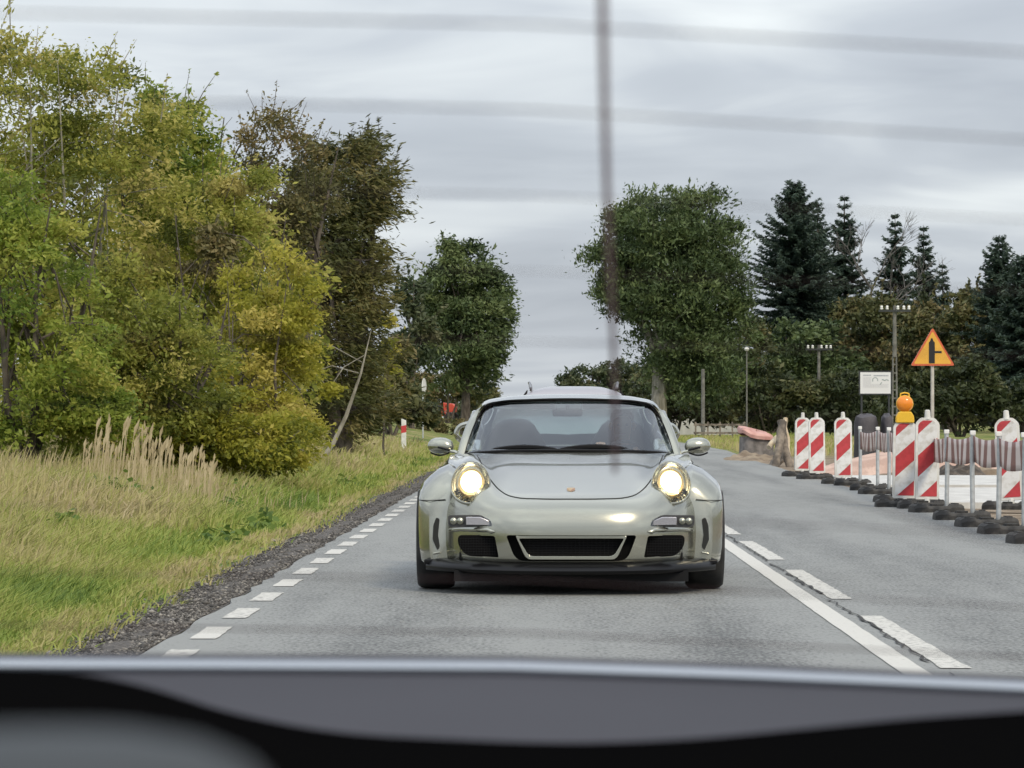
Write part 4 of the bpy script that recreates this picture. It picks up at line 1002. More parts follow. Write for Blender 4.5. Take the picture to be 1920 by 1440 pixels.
# mirrors
for s in (1, -1):
    m = MB(); P = []
    for k, (t, rr) in enumerate([(0, .12), (.04, .50), (.12, .74), (.3, .95), (.5, 1.0), (.7, .95), (.86, .76), (.96, .45), (1, .08)]):
        xx_ = .775 + t * .175
        P.append([(s * xx_, 1.90 + .055 * rr * math.cos(a) + .03 * t, .905 + .004 * t + .060 * rr * math.sin(a) * (1.0 if math.sin(a) > 0 else .85)) for a in np.linspace(0, 2 * math.pi, 20, endpoint=False)])
    mo = m.grid(P, close_u=True).build("door_mirror", M_SILVER, car)
    MB().tube([(s * .72, 1.86, .852), (s * .77, 1.872, .872), (s * .83, 1.89, .882)], [.020, .016, .022], 8, flat=(.7, 1.2)).build("mirror_arm", M_SILVER, mo)
    MB().box((s * .838, 1.857, .892), (.085, .03, .014), ry=s * -.25).build("mirror_slot", M_BLACKG, mo, bevel=.005)
    MB().grid([[(s * (.80 + .13 * i / 8), 1.905 - .045 * math.sin(math.pi * (i + 1) / 10) - .004, .872 - .018 * math.sin(math.pi * i / 8) + dz_) for i in range(9)] for dz_ in (0, -.012)]).build("mirror_underside", M_BLACKG, mo)
# wheels
def wheel(s, y, x, width, rad):
    m = MB(); hw = width / 2
    prof = [(rad * .66, -hw * .92), (rad * .80, -hw), (rad * .93, -hw * .97), (rad * .985, -hw * .80), (rad, -hw * .5), (rad, hw * .5), (rad * .985, hw * .80), (rad * .93, hw * .97), (rad * .80, hw), (rad * .66, hw * .92)]
    root = empty("wheel", (0, 0, 0)); root.parent = car
    m.lathe(prof, (s * x, y, rad), 'X', 48).build("tyre", M_RUB, root, angle=50)
    r = MB(); r.lathe([(rad * .67, -hw * .9), (rad * .62, -hw * .7), (rad * .60, hw * .5), (rad * .64, hw * .88), (rad * .67, hw * .9)], (s * x, y, rad), 'X', 40)
    for k in range(10):
        a = 2 * math.pi * k / 10; r.tube([(s * (x + hw * .55), y + math.cos(a) * .05, rad + math.sin(a) * .05), (s * (x + hw * .75), y + math.cos(a) * rad * .63, rad + math.sin(a) * rad * .63)], [.022, .014], 5)
    r.lathe([(.0, hw * .6), (.06, hw * .6), (.065, hw * .45)], (s * x, y, rad), 'X', 20)
    r.build("rim", M_RIM, root)
for s in (1, -1):
    wheel(s, .97, .862, .245, .325); wheel(s, 3.33, .845, .30, .335)
# rear spoiler with looped ends
pts = curve(sym([(.56, 4.10, .80), (.66, 4.12, .88), (.765, 4.14, .925), (.812, 4.15, .975), (.790, 4.15, 1.030), (.715, 4.15, 1.058), (.4, 4.15, 1.066), (0, 4.15, 1.070)]), 90)
P = []
for i, p in enumerate(pts):
    t = pts[min(i + 1, 89)] - pts[max(i - 1, 0)]; nn_ = np.array([-t[2], 0, t[0]]); nn_ /= np.linalg.norm(nn_)
    P.append([tuple(p + nn_ * a + np.array([0, b, 0])) for a, b in ((-.016, -.08), (-.018, .0), (-.010, .14), (.010, .15), (.018, .0), (.015, -.08), (0, -.10))])
MB().grid(P, close_u=True).build("rear_spoiler", M_SILVER, car, angle=60)
# inside
mb = MB(); mb.box((0, 1.86, .80), (1.34, .34, .12)); mb.box((0, 1.70, .825), (1.30, .2, .05)); mb.build("dashboard", M_INT, car, bevel=.03)
for s in (1, -1):
    m = MB(); P = []
    for z, hw_, th in ((.36, .26, .10), (.55, .27, .12), (.80, .26, .11), (.93, .21, .09), (1.00, .165, .075), (1.05, .135, .065), (1.085, .09, .05), (1.095, .03, .03)):
        P.append([(s * .37 + hw_ * math.copysign(abs(math.cos(a)) ** .7, math.cos(a)), 2.62 + (z - .36) * .26 + th * math.copysign(abs(math.sin(a)) ** .8, math.sin(a)), z) for a in np.linspace(0, 2 * math.pi, 24, endpoint=False)])
    m.grid(P, close_u=True); m.box((s * .37, 2.38, .40), (.5, .5, .16)); m.build("seat", M_SEAT, car)
m = MB(); m.grid([[(.37 + (.175 + .014 * math.cos(b)) * math.cos(a), 2.10 - .30 * (.175 + .014 * math.cos(b)) * math.sin(a) + .014 * math.sin(b), .775 + .95 * (.175 + .014 * math.cos(b)) * math.sin(a)) for b in np.linspace(0, 2*math.pi, 8, endpoint=False)] for a in np.linspace(0, 2*math.pi, 37)], close_u=True)
m.tube([(.37, 1.95, .74), (.37, 2.10, .775)], .03, 8); m.tube([(.21, 2.10, .79), (.53, 2.10, .79)], .014, 6); m.build("steering_wheel", M_BLACK, car)
MB().box((-.01, 2.02, 1.135), (.20, .025, .055)).box((-.01, 1.99, 1.17), (.025, .06, .04)).build("inside_mirror", M_BLACK, car, bevel=.012)
for s in (1, -1): MB().box((s * .30, 2.02, 1.178), (.42, .10, .012), rx=.35).build("sun_visor", pm("visor cloth", (0.30, 0.31, 0.32), 0.8), car, bevel=.004)
mb = MB(); mb.box((0, 3.27, .83), (1.2, .04, .14)); mb.box((0, 3.50, .84), (1.1, .42, .03)); mb.build("parcel_shelf", M_INT, car, smooth=False)
MB().grid([[tuple(np.array(p) * np.array([.97, 1, 1]) + np.array([0, 0, -.02])) for p in row] for row in roof]).build("roof_lining", pm("roof lining", (0.10, 0.10, 0.105), 0.9), car)

# the driver
def skin_body(name, pts, edges, rad, mats, parent=None, loc=(0, 0, 0), sub=2, root=0, pick=None):
    me = bpy.data.meshes.new(name); me.from_pydata(pts, edges, []); o = bpy.data.objects.new(name, me); COL.objects.link(o); o.location = loc
    sk = o.modifiers.new("skin", 'SKIN'); sk.use_smooth_shade = True
    for i, v in enumerate(me.skin_vertices[0].data):
        r_ = rad[i]; v.radius = (r_, r_) if isinstance(r_, (int, float)) else r_; v.use_root = (i == root)
    s2 = o.modifiers.new("sub", 'SUBSURF'); s2.levels = sub; s2.render_levels = sub
    dg = bpy.context.evaluated_depsgraph_get(); dg.update(); me2 = bpy.data.meshes.new_from_object(o.evaluated_get(dg)); o.modifiers.clear(); o.data = me2
    for m_ in mats: me2.materials.append(m_)
    me2.polygons.foreach_set("use_smooth", [True] * len(me2.polygons))
    if pick:
        for pgn in me2.polygons: pgn.material_index = pick(pgn.center)
    if parent: o.parent = parent
    return o
D0 = Vector(POR)
X0 = .37
pp = [(X0, 2.50, .44), (X0, 2.53, .60), (X0, 2.56, .76), (X0, 2.56, .86), (X0, 2.55, .925), (X0, 2.53, .975), (X0, 2.505, 1.025), (X0, 2.515, 1.085), (X0, 2.52, 1.120),   # 0..8 spine and head
      (X0, 2.44, 1.025),                                                                                           # 9 nose
      (X0 - .19, 2.55, .83), (X0 - .245, 2.40, .72), (X0 - .17, 2.16, .86), (X0 - .155, 2.115, .905),                # 10..13 arm
      (X0 + .19, 2.55, .83), (X0 + .255, 2.40, .70), (X0 + .12, 2.16, .83), (X0 + .095, 2.115, .872),                # 14..17 arm
      (X0 - .10, 2.42, .44), (X0 - .12, 2.05, .50), (X0 + .10, 2.42, .44), (X0 + .12, 2.05, .50)]                    # 18..21 thighs
ee = [(0, 1), (1, 2), (2, 3), (3, 4), (4, 5), (5, 6), (6, 7), (7, 8), (6, 9), (3, 10), (10, 11), (11, 12), (12, 13), (3, 14), (14, 15), (15, 16), (16, 17), (0, 18), (18, 19), (0, 20), (20, 21)]
rr = [(.16, .12), (.15, .11), (.17, .11), (.12, .085), .055, .058, (.072, .085), (.076, .090), (.045, .05), .013, .062, .048, .034, .030, .062, .048, .034, .030, .085, .065, .085, .065]
for hand, sgn in ((13, 1), (17, -1)):                       # four fingers and a thumb closed over the rim
    hx, hy, hz = pp[hand]
    for k in range(4):
        b = len(pp); off = (k - 1.5) * .017; ln = (.9, 1.0, .95, .75)[k]
        pp += [(hx + off, hy - .030, hz + .022), (hx + off, hy - .050 * ln, hz + .006), (hx + off, hy - .046, hz - .018 * ln)]; ee += [(hand, b), (b, b + 1), (b + 1, b + 2)]; rr += [.010, .009, .008]
    b = len(pp); pp += [(hx + sgn * .034, hy - .008, hz - .006), (hx + sgn * .040, hy - .034, hz - .020)]; ee += [(hand, b), (b, b + 1)]; rr += [.011, .009]
M_SKIN = pm("skin", (0.50, 0.30, 0.21), 0.55); M_SHIRT = pm("dark shirt", (0.03, 0.035, 0.05), 0.85)
def pick(c):
    if c.z > .915 and abs(c.x - X0) < .13 and c.y > 2.35: return 0
    if c.y < 2.15 and c.z > .80: return 0
    return 1
drv = skin_body("person", pp, ee, rr, [M_SKIN, M_SHIRT], loc=POR, pick=pick)
tag(drv, "driver in dark clothing behind the sports car's windscreen, both hands on the wheel", "person")
hr = MB(); hr.grid([[(X0 + .080 * math.cos(a) * r_, 2.535 + .098 * math.sin(a) * r_, z) for a in np.linspace(0, 2 * math.pi, 20, endpoint=False)] for z, r_ in ((1.075, 1.0), (1.10, 1.02), (1.13, .93), (1.152, .66), (1.162, .1))], close_u=True)
hr.v = [(x, y if y > 2.47 or z > 1.11 else 2.47, z) for x, y, z in hr.v]
hr.build("hair", pm("dark brown hair", (0.035, 0.025, 0.018), 0.7), drv)
for s in (1, -1): MB().lathe([(0, -.006), (.009, -.002), (.011, .003)], (X0 + s * .030, 2.437, 1.052), 'Y', 10).build("eye", pm("eye", (0.05, 0.04, 0.035), 0.2), drv)
MB().tube([(X0 - .024, 2.446, .990), (X0, 2.440, .988), (X0 + .024, 2.446, .990)], [.003, .006, .003], 6).build("mouth", pm("lips", (0.35, 0.14, 0.12), 0.5), drv)
for s in (1, -1): MB().tube([(X0 + s * .074, 2.52, 1.065), (X0 + s * .086, 2.525, 1.045), (X0 + s * .078, 2.52, 1.015)], [.010, .013, .008], 6).build("ear", M_SKIN, drv)
# ------------------------------------------------------------------ the estate car behind it
M_BEIGE = car_paint("pale mauve silver paint", (0.42, 0.37, 0.38), 0.3, 0.6)
est = empty("estate_car", (PX(1076, 46), 44.2, 0), "pale estate car with roof rails following behind the silver sports car", "car")
prof = [(0.05, .28), (0.0, .45), (.04, .66), (.25, .80), (1.05, .95), (1.80, 1.38), (2.2, 1.475), (3.0, 1.50), (3.8, 1.47), (4.25, 1.38), (4.60, .98), (4.68, .70), (4.64, .30)]
def half_w(z): return float(np.interp(z, [.2, .5, .8, .95, 1.3, 1.45, 1.51], [.84, .895, .90, .86, .70, .60, .40]))
pc = curve([(0, a, b) for a, b in prof], 60)
P = []
for p in pc:
    row = []
    for t in np.linspace(-1, 1, 21):
        hw_ = half_w(p[2]); x = hw_ * math.sin(t * math.pi / 2); drop = .05 * t ** 4 + (.10 * t ** 6 if p[1] < .3 else 0)
        row.append((x, p[1] + (.35 * abs(t) ** 4 if p[2] < .85 and p[1] < 1 else 0), p[2] - drop * (p[2] > .85)))
    P.append(row)
MB().grid(P).build("upper_body", M_BEIGE, est, angle=50)
for s in (1, -1):
    m = MB(); top_ = [(p[1] if p[2] > .85 or p[1] > 1 else p[1] + .35, p[2] - .05 * (p[2] > .85)) for p in pc]
    m.grid([[(s * half_w(z) * 1.0, y, z) for y, z in top_], [(s * .86, y, .28) for y, z in top_]]); m.build("body_side", M_BEIGE, est)
    MB().grid([[(s * (half_w(z) + .006), y, z) for y in np.linspace(*yr, 8)] for z, yr in ((.97, (1.30, 4.35)), (1.15, (1.55, 4.25)), (1.34, (1.95, 4.05)))]).build("side_window", M_GLASS_D, est)
    MB().tube([(s * .55, 2.15, 1.475), (s * .56, 2.25, 1.535), (s * .57, 2.6, 1.55), (s * .56, 3.6, 1.54), (s * .55, 3.95, 1.50), (s * .55, 4.0, 1.46)], .018, 8).build("roof_bar", M_RIM, est)
    mo = MB().grid([[(s * (.93 + .20 * t), 1.55 + .07 * rr_ * math.cos(a), .99 + .075 * rr_ * math.sin(a)) for a in np.linspace(0, 2*math.pi, 16, endpoint=False)] for t, rr_ in ((0, .2), (.1, .8), (.5, 1), (.9, .8), (1, .1))], close_u=True).build("door_mirror", M_BEIGE, est)
    MB().tube([(s * .85, 1.55, .95), (s * .97, 1.55, .96)], .025, 6).build("mirror_arm", M_BLACK, mo)
    hl_ = MB().grid([[(s * x, .05 + .30 * (x / .85) ** 3 + (z - .6) * .6 - .01, z) for x in np.linspace(.45, .84, 8)] for z in np.linspace(.60, .76, 4)]).build("headlight", M_CHROME, est)
    for y in (.92, 3.62):
        wr = empty("wheel", (0, 0, 0)); wr.parent = est
        MB().lathe([(.20, -.09), (.30, -.10), (.32, -.06), (.32, .06), (.30, .10), (.20, .09)], (s * .80, y, .32), 'X', 32).build("tyre", M_RUB, wr)
        MB().lathe([(.0, .07), (.1, .08), (.20, .09), (.205, .06)], (s * .80, y, .32), 'X', 28).build("rim", M_RIM, wr)
MB().grid([[(t * np.interp(z, [1.0, 1.36], [.74, .60]), 1.10 + (z - .97) * 1.68 + .25 * abs(t) ** 3 - .015, z + .012) for t in np.linspace(-1, 1, 17)] for z in np.linspace(1.0, 1.36, 8)]).build("windscreen", glass_mat("estate windscreen", (0.35, 0.40, 0.40), 2.4, 0.12), est)
MB().box((0, -.005, .42), (.9, .05, .14)).box((0, .0, .62), (.6, .05, .10)).build("grille", M_BLACK, est, bevel=.02)
MB().box((0, 2.4, .24), (1.5, 4.2, .10)).build("underbody", M_BLACK, est, smooth=False)

# ------------------------------------------------------------------ things on the verge beside the lane
M_WHITE = pm("white plastic", (0.72, 0.72, 0.70), 0.5, col2=(0.58, 0.57, 0.54), scale=7)
M_RED = pm("red reflective sheet", (0.50, 0.045, 0.05), 0.45)
M_STEEL = pm("galvanised steel", (0.42, 0.44, 0.45), 0.45, metal=0.5, col2=(0.55, 0.57, 0.58), scale=14)
def delineator(label, px, Y, zt):
    x = PX(px, Y); z0 = float(land_z(x, Y)); o = empty("delineator_post", (x, Y, z0), label, "marker post", "marker posts on the verge"); h = zt - z0
    MB().prism([(-.075, -.1), (.075, -.1), (.075, h - .06), (-.075, h)], -.05, .05).build("post", M_WHITE, o, bevel=.012)
    MB().prism([(-.079, h - .45), (.079, h - .42), (.079, h - .20), (-.079, h - .23)], -.054, .054).build("reflector_band", M_RED, o)
delineator("white marker post with a red band at the grass edge", 757, 112, 1.07)
delineator("distant white marker post against the sports car's roof pillar", 886, 150, 1.32)
x = PX(793, 160); rs = empty("road_sign", (x, 160, float(land_z(x, 160))), "round white sign turned nearly edge-on, on a thin pole near the tractor", "sign", rz=R(77))
MB().tube([(0, 0, -.2), (0, 0, 2.6)], .035, 8).build("pole", M_STEEL, rs)
MB().lathe([(0, -.012), (.36, -.012), (.37, 0), (.36, .012), (0, .012)], (0, -.05, 2.32), 'Y', 28).build("plate", M_WHITE, rs)
# tractor
tx = PX(816, 330); tr = empty("tractor", (tx, 330, float(land_z(tx, 330)) + .05), "dark-cabbed tractor with orange-red bonnet parked under the rounded tree", "tractor", rz=R(-12))
M_TRED = pm("tractor red", (0.55, 0.075, 0.045), 0.45); M_DKG = pm("dark cab frame", (0.03, 0.034, 0.036), 0.5)
cabt = MB(); cabt.box((0, 0, 1.10), (1.25, 1.4, .5)); 
for sx_ in (-1, 1):
    for sy_ in (-1, 1): cabt.tube([(sx_ * .62, sy_ * .66, 1.3), (sx_ * .55, sy_ * .6, 2.55)], .05, 6)
cabt.tube([(.0, -.66, 1.3), (.0, -.6, 2.55)], .04, 6); cabt.build("cab_frame", M_DKG, tr)
MB().box((0, 0, 2.62), (1.25, 1.35, .14), taper=.92).build("cab_roof", pm("pale cab roof", (0.42, 0.44, 0.44), 0.6), tr, bevel=.04)
MB().box((0, 0, 1.92), (1.10, 1.18, 1.22), taper=.92).build("cab_glass", glass_mat("cab glass", (0.25, 0.28, 0.28)), tr, smooth=False)
MB().prism([(.62, .75), (1.95, .78), (2.0, 1.25), (1.75, 1.55), (.62, 1.68)], -.42, .42).build("bonnet", M_TRED, tr, bevel=.06)
MB().tube([(1.3, -.3, 1.5), (1.3, -.3, 2.25)], .05, 8).build("exhaust", M_DKG, tr)
MB().prism([(.70, .40), (1.1, .46), (1.1, .80), (.70, .95)], -.62, -.46).build("mudguard", M_TRED, tr, bevel=.03)
for (wx, wr_, ww) in ((-.25, .72, .40), (1.55, .46, .30)):
    for s in (1, -1):
        wh = empty("wheel", (0, 0, 0)); wh.parent = tr
        MB().lathe([(wr_ * .5, -ww / 2), (wr_ * .95, -ww / 2), (wr_, -ww / 4), (wr_, ww / 4), (wr_ * .95, ww / 2), (wr_ * .5, ww / 2)], (wx, s * .80, wr_ - .15), 'Y', 28).build("tyre", M_RUB, wh)
        MB().lathe([(0, -.05), (wr_ * .5, -.12), (wr_ * .52, .12), (0, .05)], (wx, s * .80, wr_ - .15), 'Y', 24).build("rim", M_DKG, wh)

# ------------------------------------------------------------------ the building site
# pale concrete slabs and the soil between them
M_CONC = pm("pale concrete", (0.46, 0.455, 0.44), 0.85, col2=(0.60, 0.595, 0.575), scale=3.5, bump=0.3, bscale=40)
def slab(label, x0, x1, y0, y1, z):
    mb = MB(); P = []
    for k in range(25):
        y = y0 + (y1 - y0) * k / 24; P.append([(x0 + random.uniform(-.06, .06), y, -.10), (x0 + random.uniform(-.05, .05), y, z), (x1, y, z), (x1, y, -.1)])
    mb.grid(P); mb.f.append((0, 1, 2, 3)); mb.m.append(0); o = mb.build("concrete_pavement", M_CONC, smooth=False); tag(o, label, kind="structure"); return o
slab("nearer pale concrete slab behind the barrier", 5.05, 11.0, 45.6, 55.4, .035)
slab("farther pale concrete slab behind the barrier", 5.25, 13.0, 57.0, 66.5, .045)
def mound(name, label, cat, cx_, cy_, lx, ly, h, mat, seed, rough=.25, flat=.5, kind=None, n=44, rz=0.0):
    P = []; c, s = math.cos(rz), math.sin(rz)
    for i in range(n + 1):
        row = []
        for j in range(n // 2 + 1):
            u_ = -1 + 2 * i / n; v_ = -1 + 4 * j / n; rr_ = max(abs(u_) ** 3 + abs(v_) ** 3, 0) ** (1 / 3)
            z = h * max(0, 1 - rr_ ** (1 / flat)) ; lx_, ly_ = u_ * lx, v_ * ly
            wx, wy = cx_ + lx_ * c - ly_ * s, cy_ + lx_ * s + ly_ * c
            z *= 1 + rough * 2 * (float(vnoise(wx, wy, .35 + lx * .12, seed)) - .5) + rough * (float(vnoise(wx, wy, .12 + lx * .03, seed + 1)) - .5)
            row.append((wx, wy, float(land_z(wx, wy)) - .04 + z))
        P.append(row)
    o = MB().grid(P).build(name, mat, smooth=True, angle=60); tag(o, label, cat, None, kind); return o
M_PINK = pm("pinkish sand", (0.44, 0.30, 0.245), 0.95, col2=(0.58, 0.42, 0.35), scale=2.5, bump=0.6, bscale=18, dist=0.04)
M_SOIL = pm("dark soil", (0.05, 0.042, 0.036), 0.95, col2=(0.13, 0.105, 0.085), scale=5, bump=0.9, bscale=12, dist=0.06)
M_EARTH = pm("brown earth", (0.17, 0.125, 0.085), 0.95, col2=(0.30, 0.24, 0.17), scale=3, bump=0.8, bscale=14, dist=0.05)
mound("sand_mound", "long low bank of pinkish sand behind the barrier tape", "mound", 9.6, 74, 4.4, 2.0, .55, M_PINK, 41, .14, .30)
mound("soil_mound", "small heap of dark soil in front of the pinkish sand bank", "mound", PX(1802, 69), 69, .55, .8, .36, M_SOIL, 43, .5, .6)
mound("earth_bank", "rough strip of brown earth behind the first concrete slab", "mound", 8.2, 69.5, 2.6, .8, .16, M_EARTH, 45, .7, .5)
mound("earth_bank", "trampled brown earth beside the road before the log heap", "mound", PX(1425, 95), 95, 1.1, 3.2, .22, M_EARTH, 47, .7, .5)
# pink-topped tarpaulin bundle with a grey concrete ring below
xp = PX(1418, 100)
bd = empty("wrapped_pallet", (xp, 100, float(land_z(xp, 100))), "grey concrete block heap under a pink sheet at the road bend", "pallet")
MB().grid([[(.46 * math.copysign(abs(math.cos(a)) ** .5, math.cos(a)) * r_, .8 * math.copysign(abs(math.sin(a)) ** .5, math.sin(a)) * r_, z) for a in np.linspace(0, 6.283, 24, endpoint=False)] for z, r_ in ((0, 1.05), (.2, 1.0), (.45, 1.0), (.62, .98))], close_u=True).build("block", pm("dirty concrete", (0.12, 0.11, 0.105), .9, col2=(.22, .20, .19), scale=6), bd)
MB().grid([[(.50 * math.copysign(abs(math.cos(a)) ** .55, math.cos(a)) * r_, .85 * math.copysign(abs(math.sin(a)) ** .55, math.sin(a)) * r_, z - .16 * math.cos(a) * r_ + .03 * math.sin(5 * a)) for a in np.linspace(0, 6.283, 32, endpoint=False)] for z, r_ in ((.58, 1.02), (.67, 1.03), (.74, .96), (.78, .6), (.79, .02))], close_u=True).build("sheet", pm("pink sheet", (0.45, 0.235, 0.21), .8, col2=(.56, .34, .30), scale=4), bd)
# broken timber and roots
M_LOG = pm("weathered wood", (0.10, 0.085, 0.072), .9, col2=(.26, .22, .18), scale=6, bump=.6, bscale=18); M_CUT = pm("fresh split wood", (0.50, 0.40, 0.27), .8, col2=(.62, .53, .40), scale=8)
for i, (pa, pb, r_, mt, lb) in enumerate([
    (((1452, 852), (1470, 792)), None, .10, M_LOG, "grey log leaning inward in the timber heap"),
    (((1480, 856), (1466, 790)), None, .09, M_LOG, "dark log leaning outward in the timber heap"),
    (((1484, 856), (1473, 784)), None, .055, M_CUT, "pale split pole sticking up from the timber heap"),
    (((1446, 850), (1480, 848)), None, .11, M_LOG, "grey log lying along the foot of the timber heap"),
    (((1440, 838), (1474, 812)), None, .07, M_CUT, "short pale split log across the timber heap")]):
    (a, b) = pa; Y_ = 84 + i * .35; g0 = PZ(866, Y_)
    p0 = Vector((PX(a[0], Y_), Y_, PZ(a[1], Y_))); p1 = Vector((PX(b[0], Y_), Y_ + .5, PZ(b[1], Y_)))
    if a[1] > 849: p0.z = float(land_z(p0.x, p0.y)) - .02
    pts = [tuple(p0.lerp(p1, t) + Vector((random.uniform(-.03, .03), 0, random.uniform(-.03, .03)))) for t in np.linspace(0, 1, 6)]
    o = MB().tube(pts, [r_ * random.uniform(.8, 1.1) for _ in pts], 9).build("log", mt); tag(o, lb, "log", "timber heap beside the beacons")
# dark grey covered bale behind the tape
for (pxb, w_, lb) in ((1623, .27, "rounded dark grey bale behind the barrier tape"), (1662, .13, "smaller dark grey bale beside the lattice pole's foot")):
    Yb = 84; xb = PX(pxb, Yb); zb = float(land_z(xb, Yb)); 
    P = [[(xb + w_ * math.copysign(abs(math.cos(a)) ** .6, math.cos(a)) * r_, Yb + .4 * math.sin(a) * r_, zb + z + .02 * math.sin(4 * a)) for a in np.linspace(0, 6.283, 24, endpoint=False)] for z, r_ in ((0, .95), (.3, 1.04), (.7, 1.0), (1.02, 1.03), (1.17, .9), (1.23, .5), (1.24, .02))]
    o = MB().grid(P, close_u=True).build("bale", pm("dark grey tarpaulin", (0.045, 0.043, 0.05), .7, col2=(.085, .08, .09), scale=3, bump=.5, bscale=6, dist=.05)); tag(o, lb, "bale")

# rubber foot used by beacons and stakes
M_FOOT = pm("black recycled rubber", (0.022, 0.022, 0.023), 0.85, col2=(0.060, 0.057, 0.054), scale=9, bump=0.6, bscale=40)
def foot_mesh():
    m = MB(); P = []
    for x, hz, hy in ((-.40, .045, .15), (-.385, .085, .185), (-.34, .11, .20), (-.20, .115, .20), (-.16, .085, .19), (.16, .085, .19), (.20, .115, .20), (.34, .11, .20), (.385, .085, .185), (.40, .045, .15)):
        P.append([(x, -hy, 0), (x, -hy, hz * .6), (x, -hy * .82, hz), (x, hy * .82, hz), (x, hy, hz * .6), (x, hy, 0)])
    m.grid(P, close_u=True); n_ = 6; m.f += [tuple(range(n_)), tuple((len(P) - 1) * n_ + i for i in range(n_))]; m.m += [0, 0]
    for sx_ in (-1, 1): m.box((sx_ * .29, 0, .118), (.07, .20, .012))
    m.box((0, 0, .095), (.16, .16, .03))
    return m.mesh("rubber_foot", True, 30)
FOOT = foot_mesh(); FOOT.materials.append(M_FOOT)
def add_foot(parent, dx, rz, name="rubber_foot"):
    o = bpy.data.objects.new(name, FOOT); COL.objects.link(o); o.parent = parent; o.location = (dx, 0, 0); o.rotation_euler = (0, 0, rz); o.scale = (.76, .92, .85); return o
# beacon boards
def stripe_mat():
    m, t, b = new_mat("red and white stripes")
    c = t.nodes.new("ShaderNodeTexCoord"); s_ = t.nodes.new("ShaderNodeSeparateXYZ"); t.links.new(c.outputs["Object"], s_.inputs[0])
    def ma(op, a, bb):
        n = t.nodes.new("ShaderNodeMath"); n.operation = op
        for i, q_ in enumerate((a, bb)):
            if isinstance(q_, (int, float)): n.inputs[i].default_value = q_
            else: t.links.new(q_, n.inputs[i])
        return n.outputs[0]
    f = ma('FRACT', ma('DIVIDE', ma('SUBTRACT', s_.outputs[2], s_.outputs[0]), .52), 0)
    f = ma('FRACT', ma('ADD', f, .06), 0); f = ma('LESS_THAN', f, .50)
    mx_ = t.nodes.new("ShaderNodeMix"); mx_.data_type = 'RGBA'; mx_.inputs[6].default_value = (.68, .685, .69, 1); mx_.inputs[7].default_value = (.47, .045, .055, 1)
    t.links.new(f, mx_.inputs[0]); n = t.nodes.new("ShaderNodeTexNoise"); n.inputs["Scale"].default_value = 14; n.inputs["Detail"].default_value = 6; t.links.new(c.outputs["Object"], n.inputs["Vector"])
    r = t.nodes.new("ShaderNodeValToRGB"); r.color_ramp.elements[0].position = .32; r.color_ramp.elements[0].color = (.74, .71, .66, 1); r.color_ramp.elements[1].position = .55; r.color_ramp.elements[1].color = (1, 1, 1, 1); t.links.new(n.outputs["Fac"], r.inputs[0])
    mu = t.nodes.new("ShaderNodeMix"); mu.data_type = 'RGBA'; mu.blend_type = 'MULTIPLY'; mu.inputs[0].default_value = 1; t.links.new(mx_.outputs[2], mu.inputs[6]); t.links.new(r.outputs[0], mu.inputs[7])
    t.links.new(mu.outputs[2], b.inputs["Base Color"]); b.inputs["Roughness"].default_value = .42; return m
M_STRIPE = stripe_mat()
bo = rounded([(-.135, .11), (.135, .11), (.135, 1.03), (.075, 1.10), (-.075, 1.10), (-.135, 1.03)], [.02, .02, .03, .03, .03, .03], 4)
bi = rounded([(-.108, .145), (.108, .145), (.108, 1.02), (.060, 1.065), (-.060, 1.065), (-.108, 1.02)], [.01, .01, .03, .02, .02, .03], 4)
BRD = MB().prism(bo, -.022, .022).mesh("board", True, 30); BRD.materials.append(M_WHITE)
PAN = MB().prism(bi, -.026, -.0215).mesh("striped_panel", False); PAN.materials.append(M_STRIPE)
hmb = MB(); hmb.tube([(0, 0, 1.08), (0, 0, 1.15), (0, 0, 1.185), (0, 0, 1.195)], [.036, .032, .030, .018], 12); hmb.tube([(0, 0, .06), (0, 0, .13)], .035, 8); HND = hmb.mesh("grip"); HND.materials.append(M_WHITE)
def beacon(label, px, py, rz=0.0, tilt=0.0, ry=0.0, sc_=1.0):
    Y_ = GY(py); x = PX(px, Y_); o = empty("beacon_board", (x, Y_, .0), label, "beacon", "striped warning beacons along the site", rz=rz)
    tl = random.uniform(-.022, .022)
    for nm, me in (("board", BRD), ("striped_panel", PAN), ("grip", HND)):
        c = bpy.data.objects.new(nm, me); COL.objects.link(c); c.parent = o; c.rotation_euler = (tilt, ry + tl, 0); c.scale = (1.08, 1, sc_)
    add_foot(o, -.05, random.uniform(-.1, .1)); return o
beacon("striped beacon farthest from us, first before the log heap", 1503, 893, R(14))
beacon("second striped beacon from the log heap, overlapping the first", 1532, 898, R(10))
beacon("third striped beacon from the log heap, standing apart", 1581, 907, R(6))
bl = beacon("striped beacon carrying the orange flashing lamp", 1694, 950, R(4), sc_=.965)
beacon("striped beacon just beside the one with the lamp, in front of the sign post", 1737, 953, R(4))
beacon("bent striped beacon tilted over near the photo's edge", 1896, 955, R(-14), R(-5), R(-4))
# flashing lamp on the fourth beacon
lx_, ly_ = bl.location.x, bl.location.y
lm = empty("warning_lamp", (lx_ + .012, ly_, 1.055), "orange round flashing lamp with yellow base on top of a striped beacon", "lamp")
M_ORL = pm("orange lens", (0.78, 0.24, 0.015), .25, coat=.3); M_YEL = pm("yellow plastic", (0.78, 0.47, 0.03), .45)
MB().prism(rounded([(-.115, -.02), (.115, -.02), (.11, .06), (.075, .12), (-.075, .12), (-.11, .06)], .02), -.05, .05).build("base", M_YEL, lm, bevel=.01)
MB().lathe([(0, -.075), (.05, -.07), (.085, -.05), (.098, -.03), (.100, 0), (.098, .03), (.085, .05), (.05, .07), (0, .075)], (0, 0, .215), 'Y', 32).build("lens", M_ORL, lm)
MB().lathe([(.099, -.012), (.106, -.010), (.106, .010), (.099, .012)], (0, 0, .215), 'Y', 32).build("rim", M_YEL, lm)
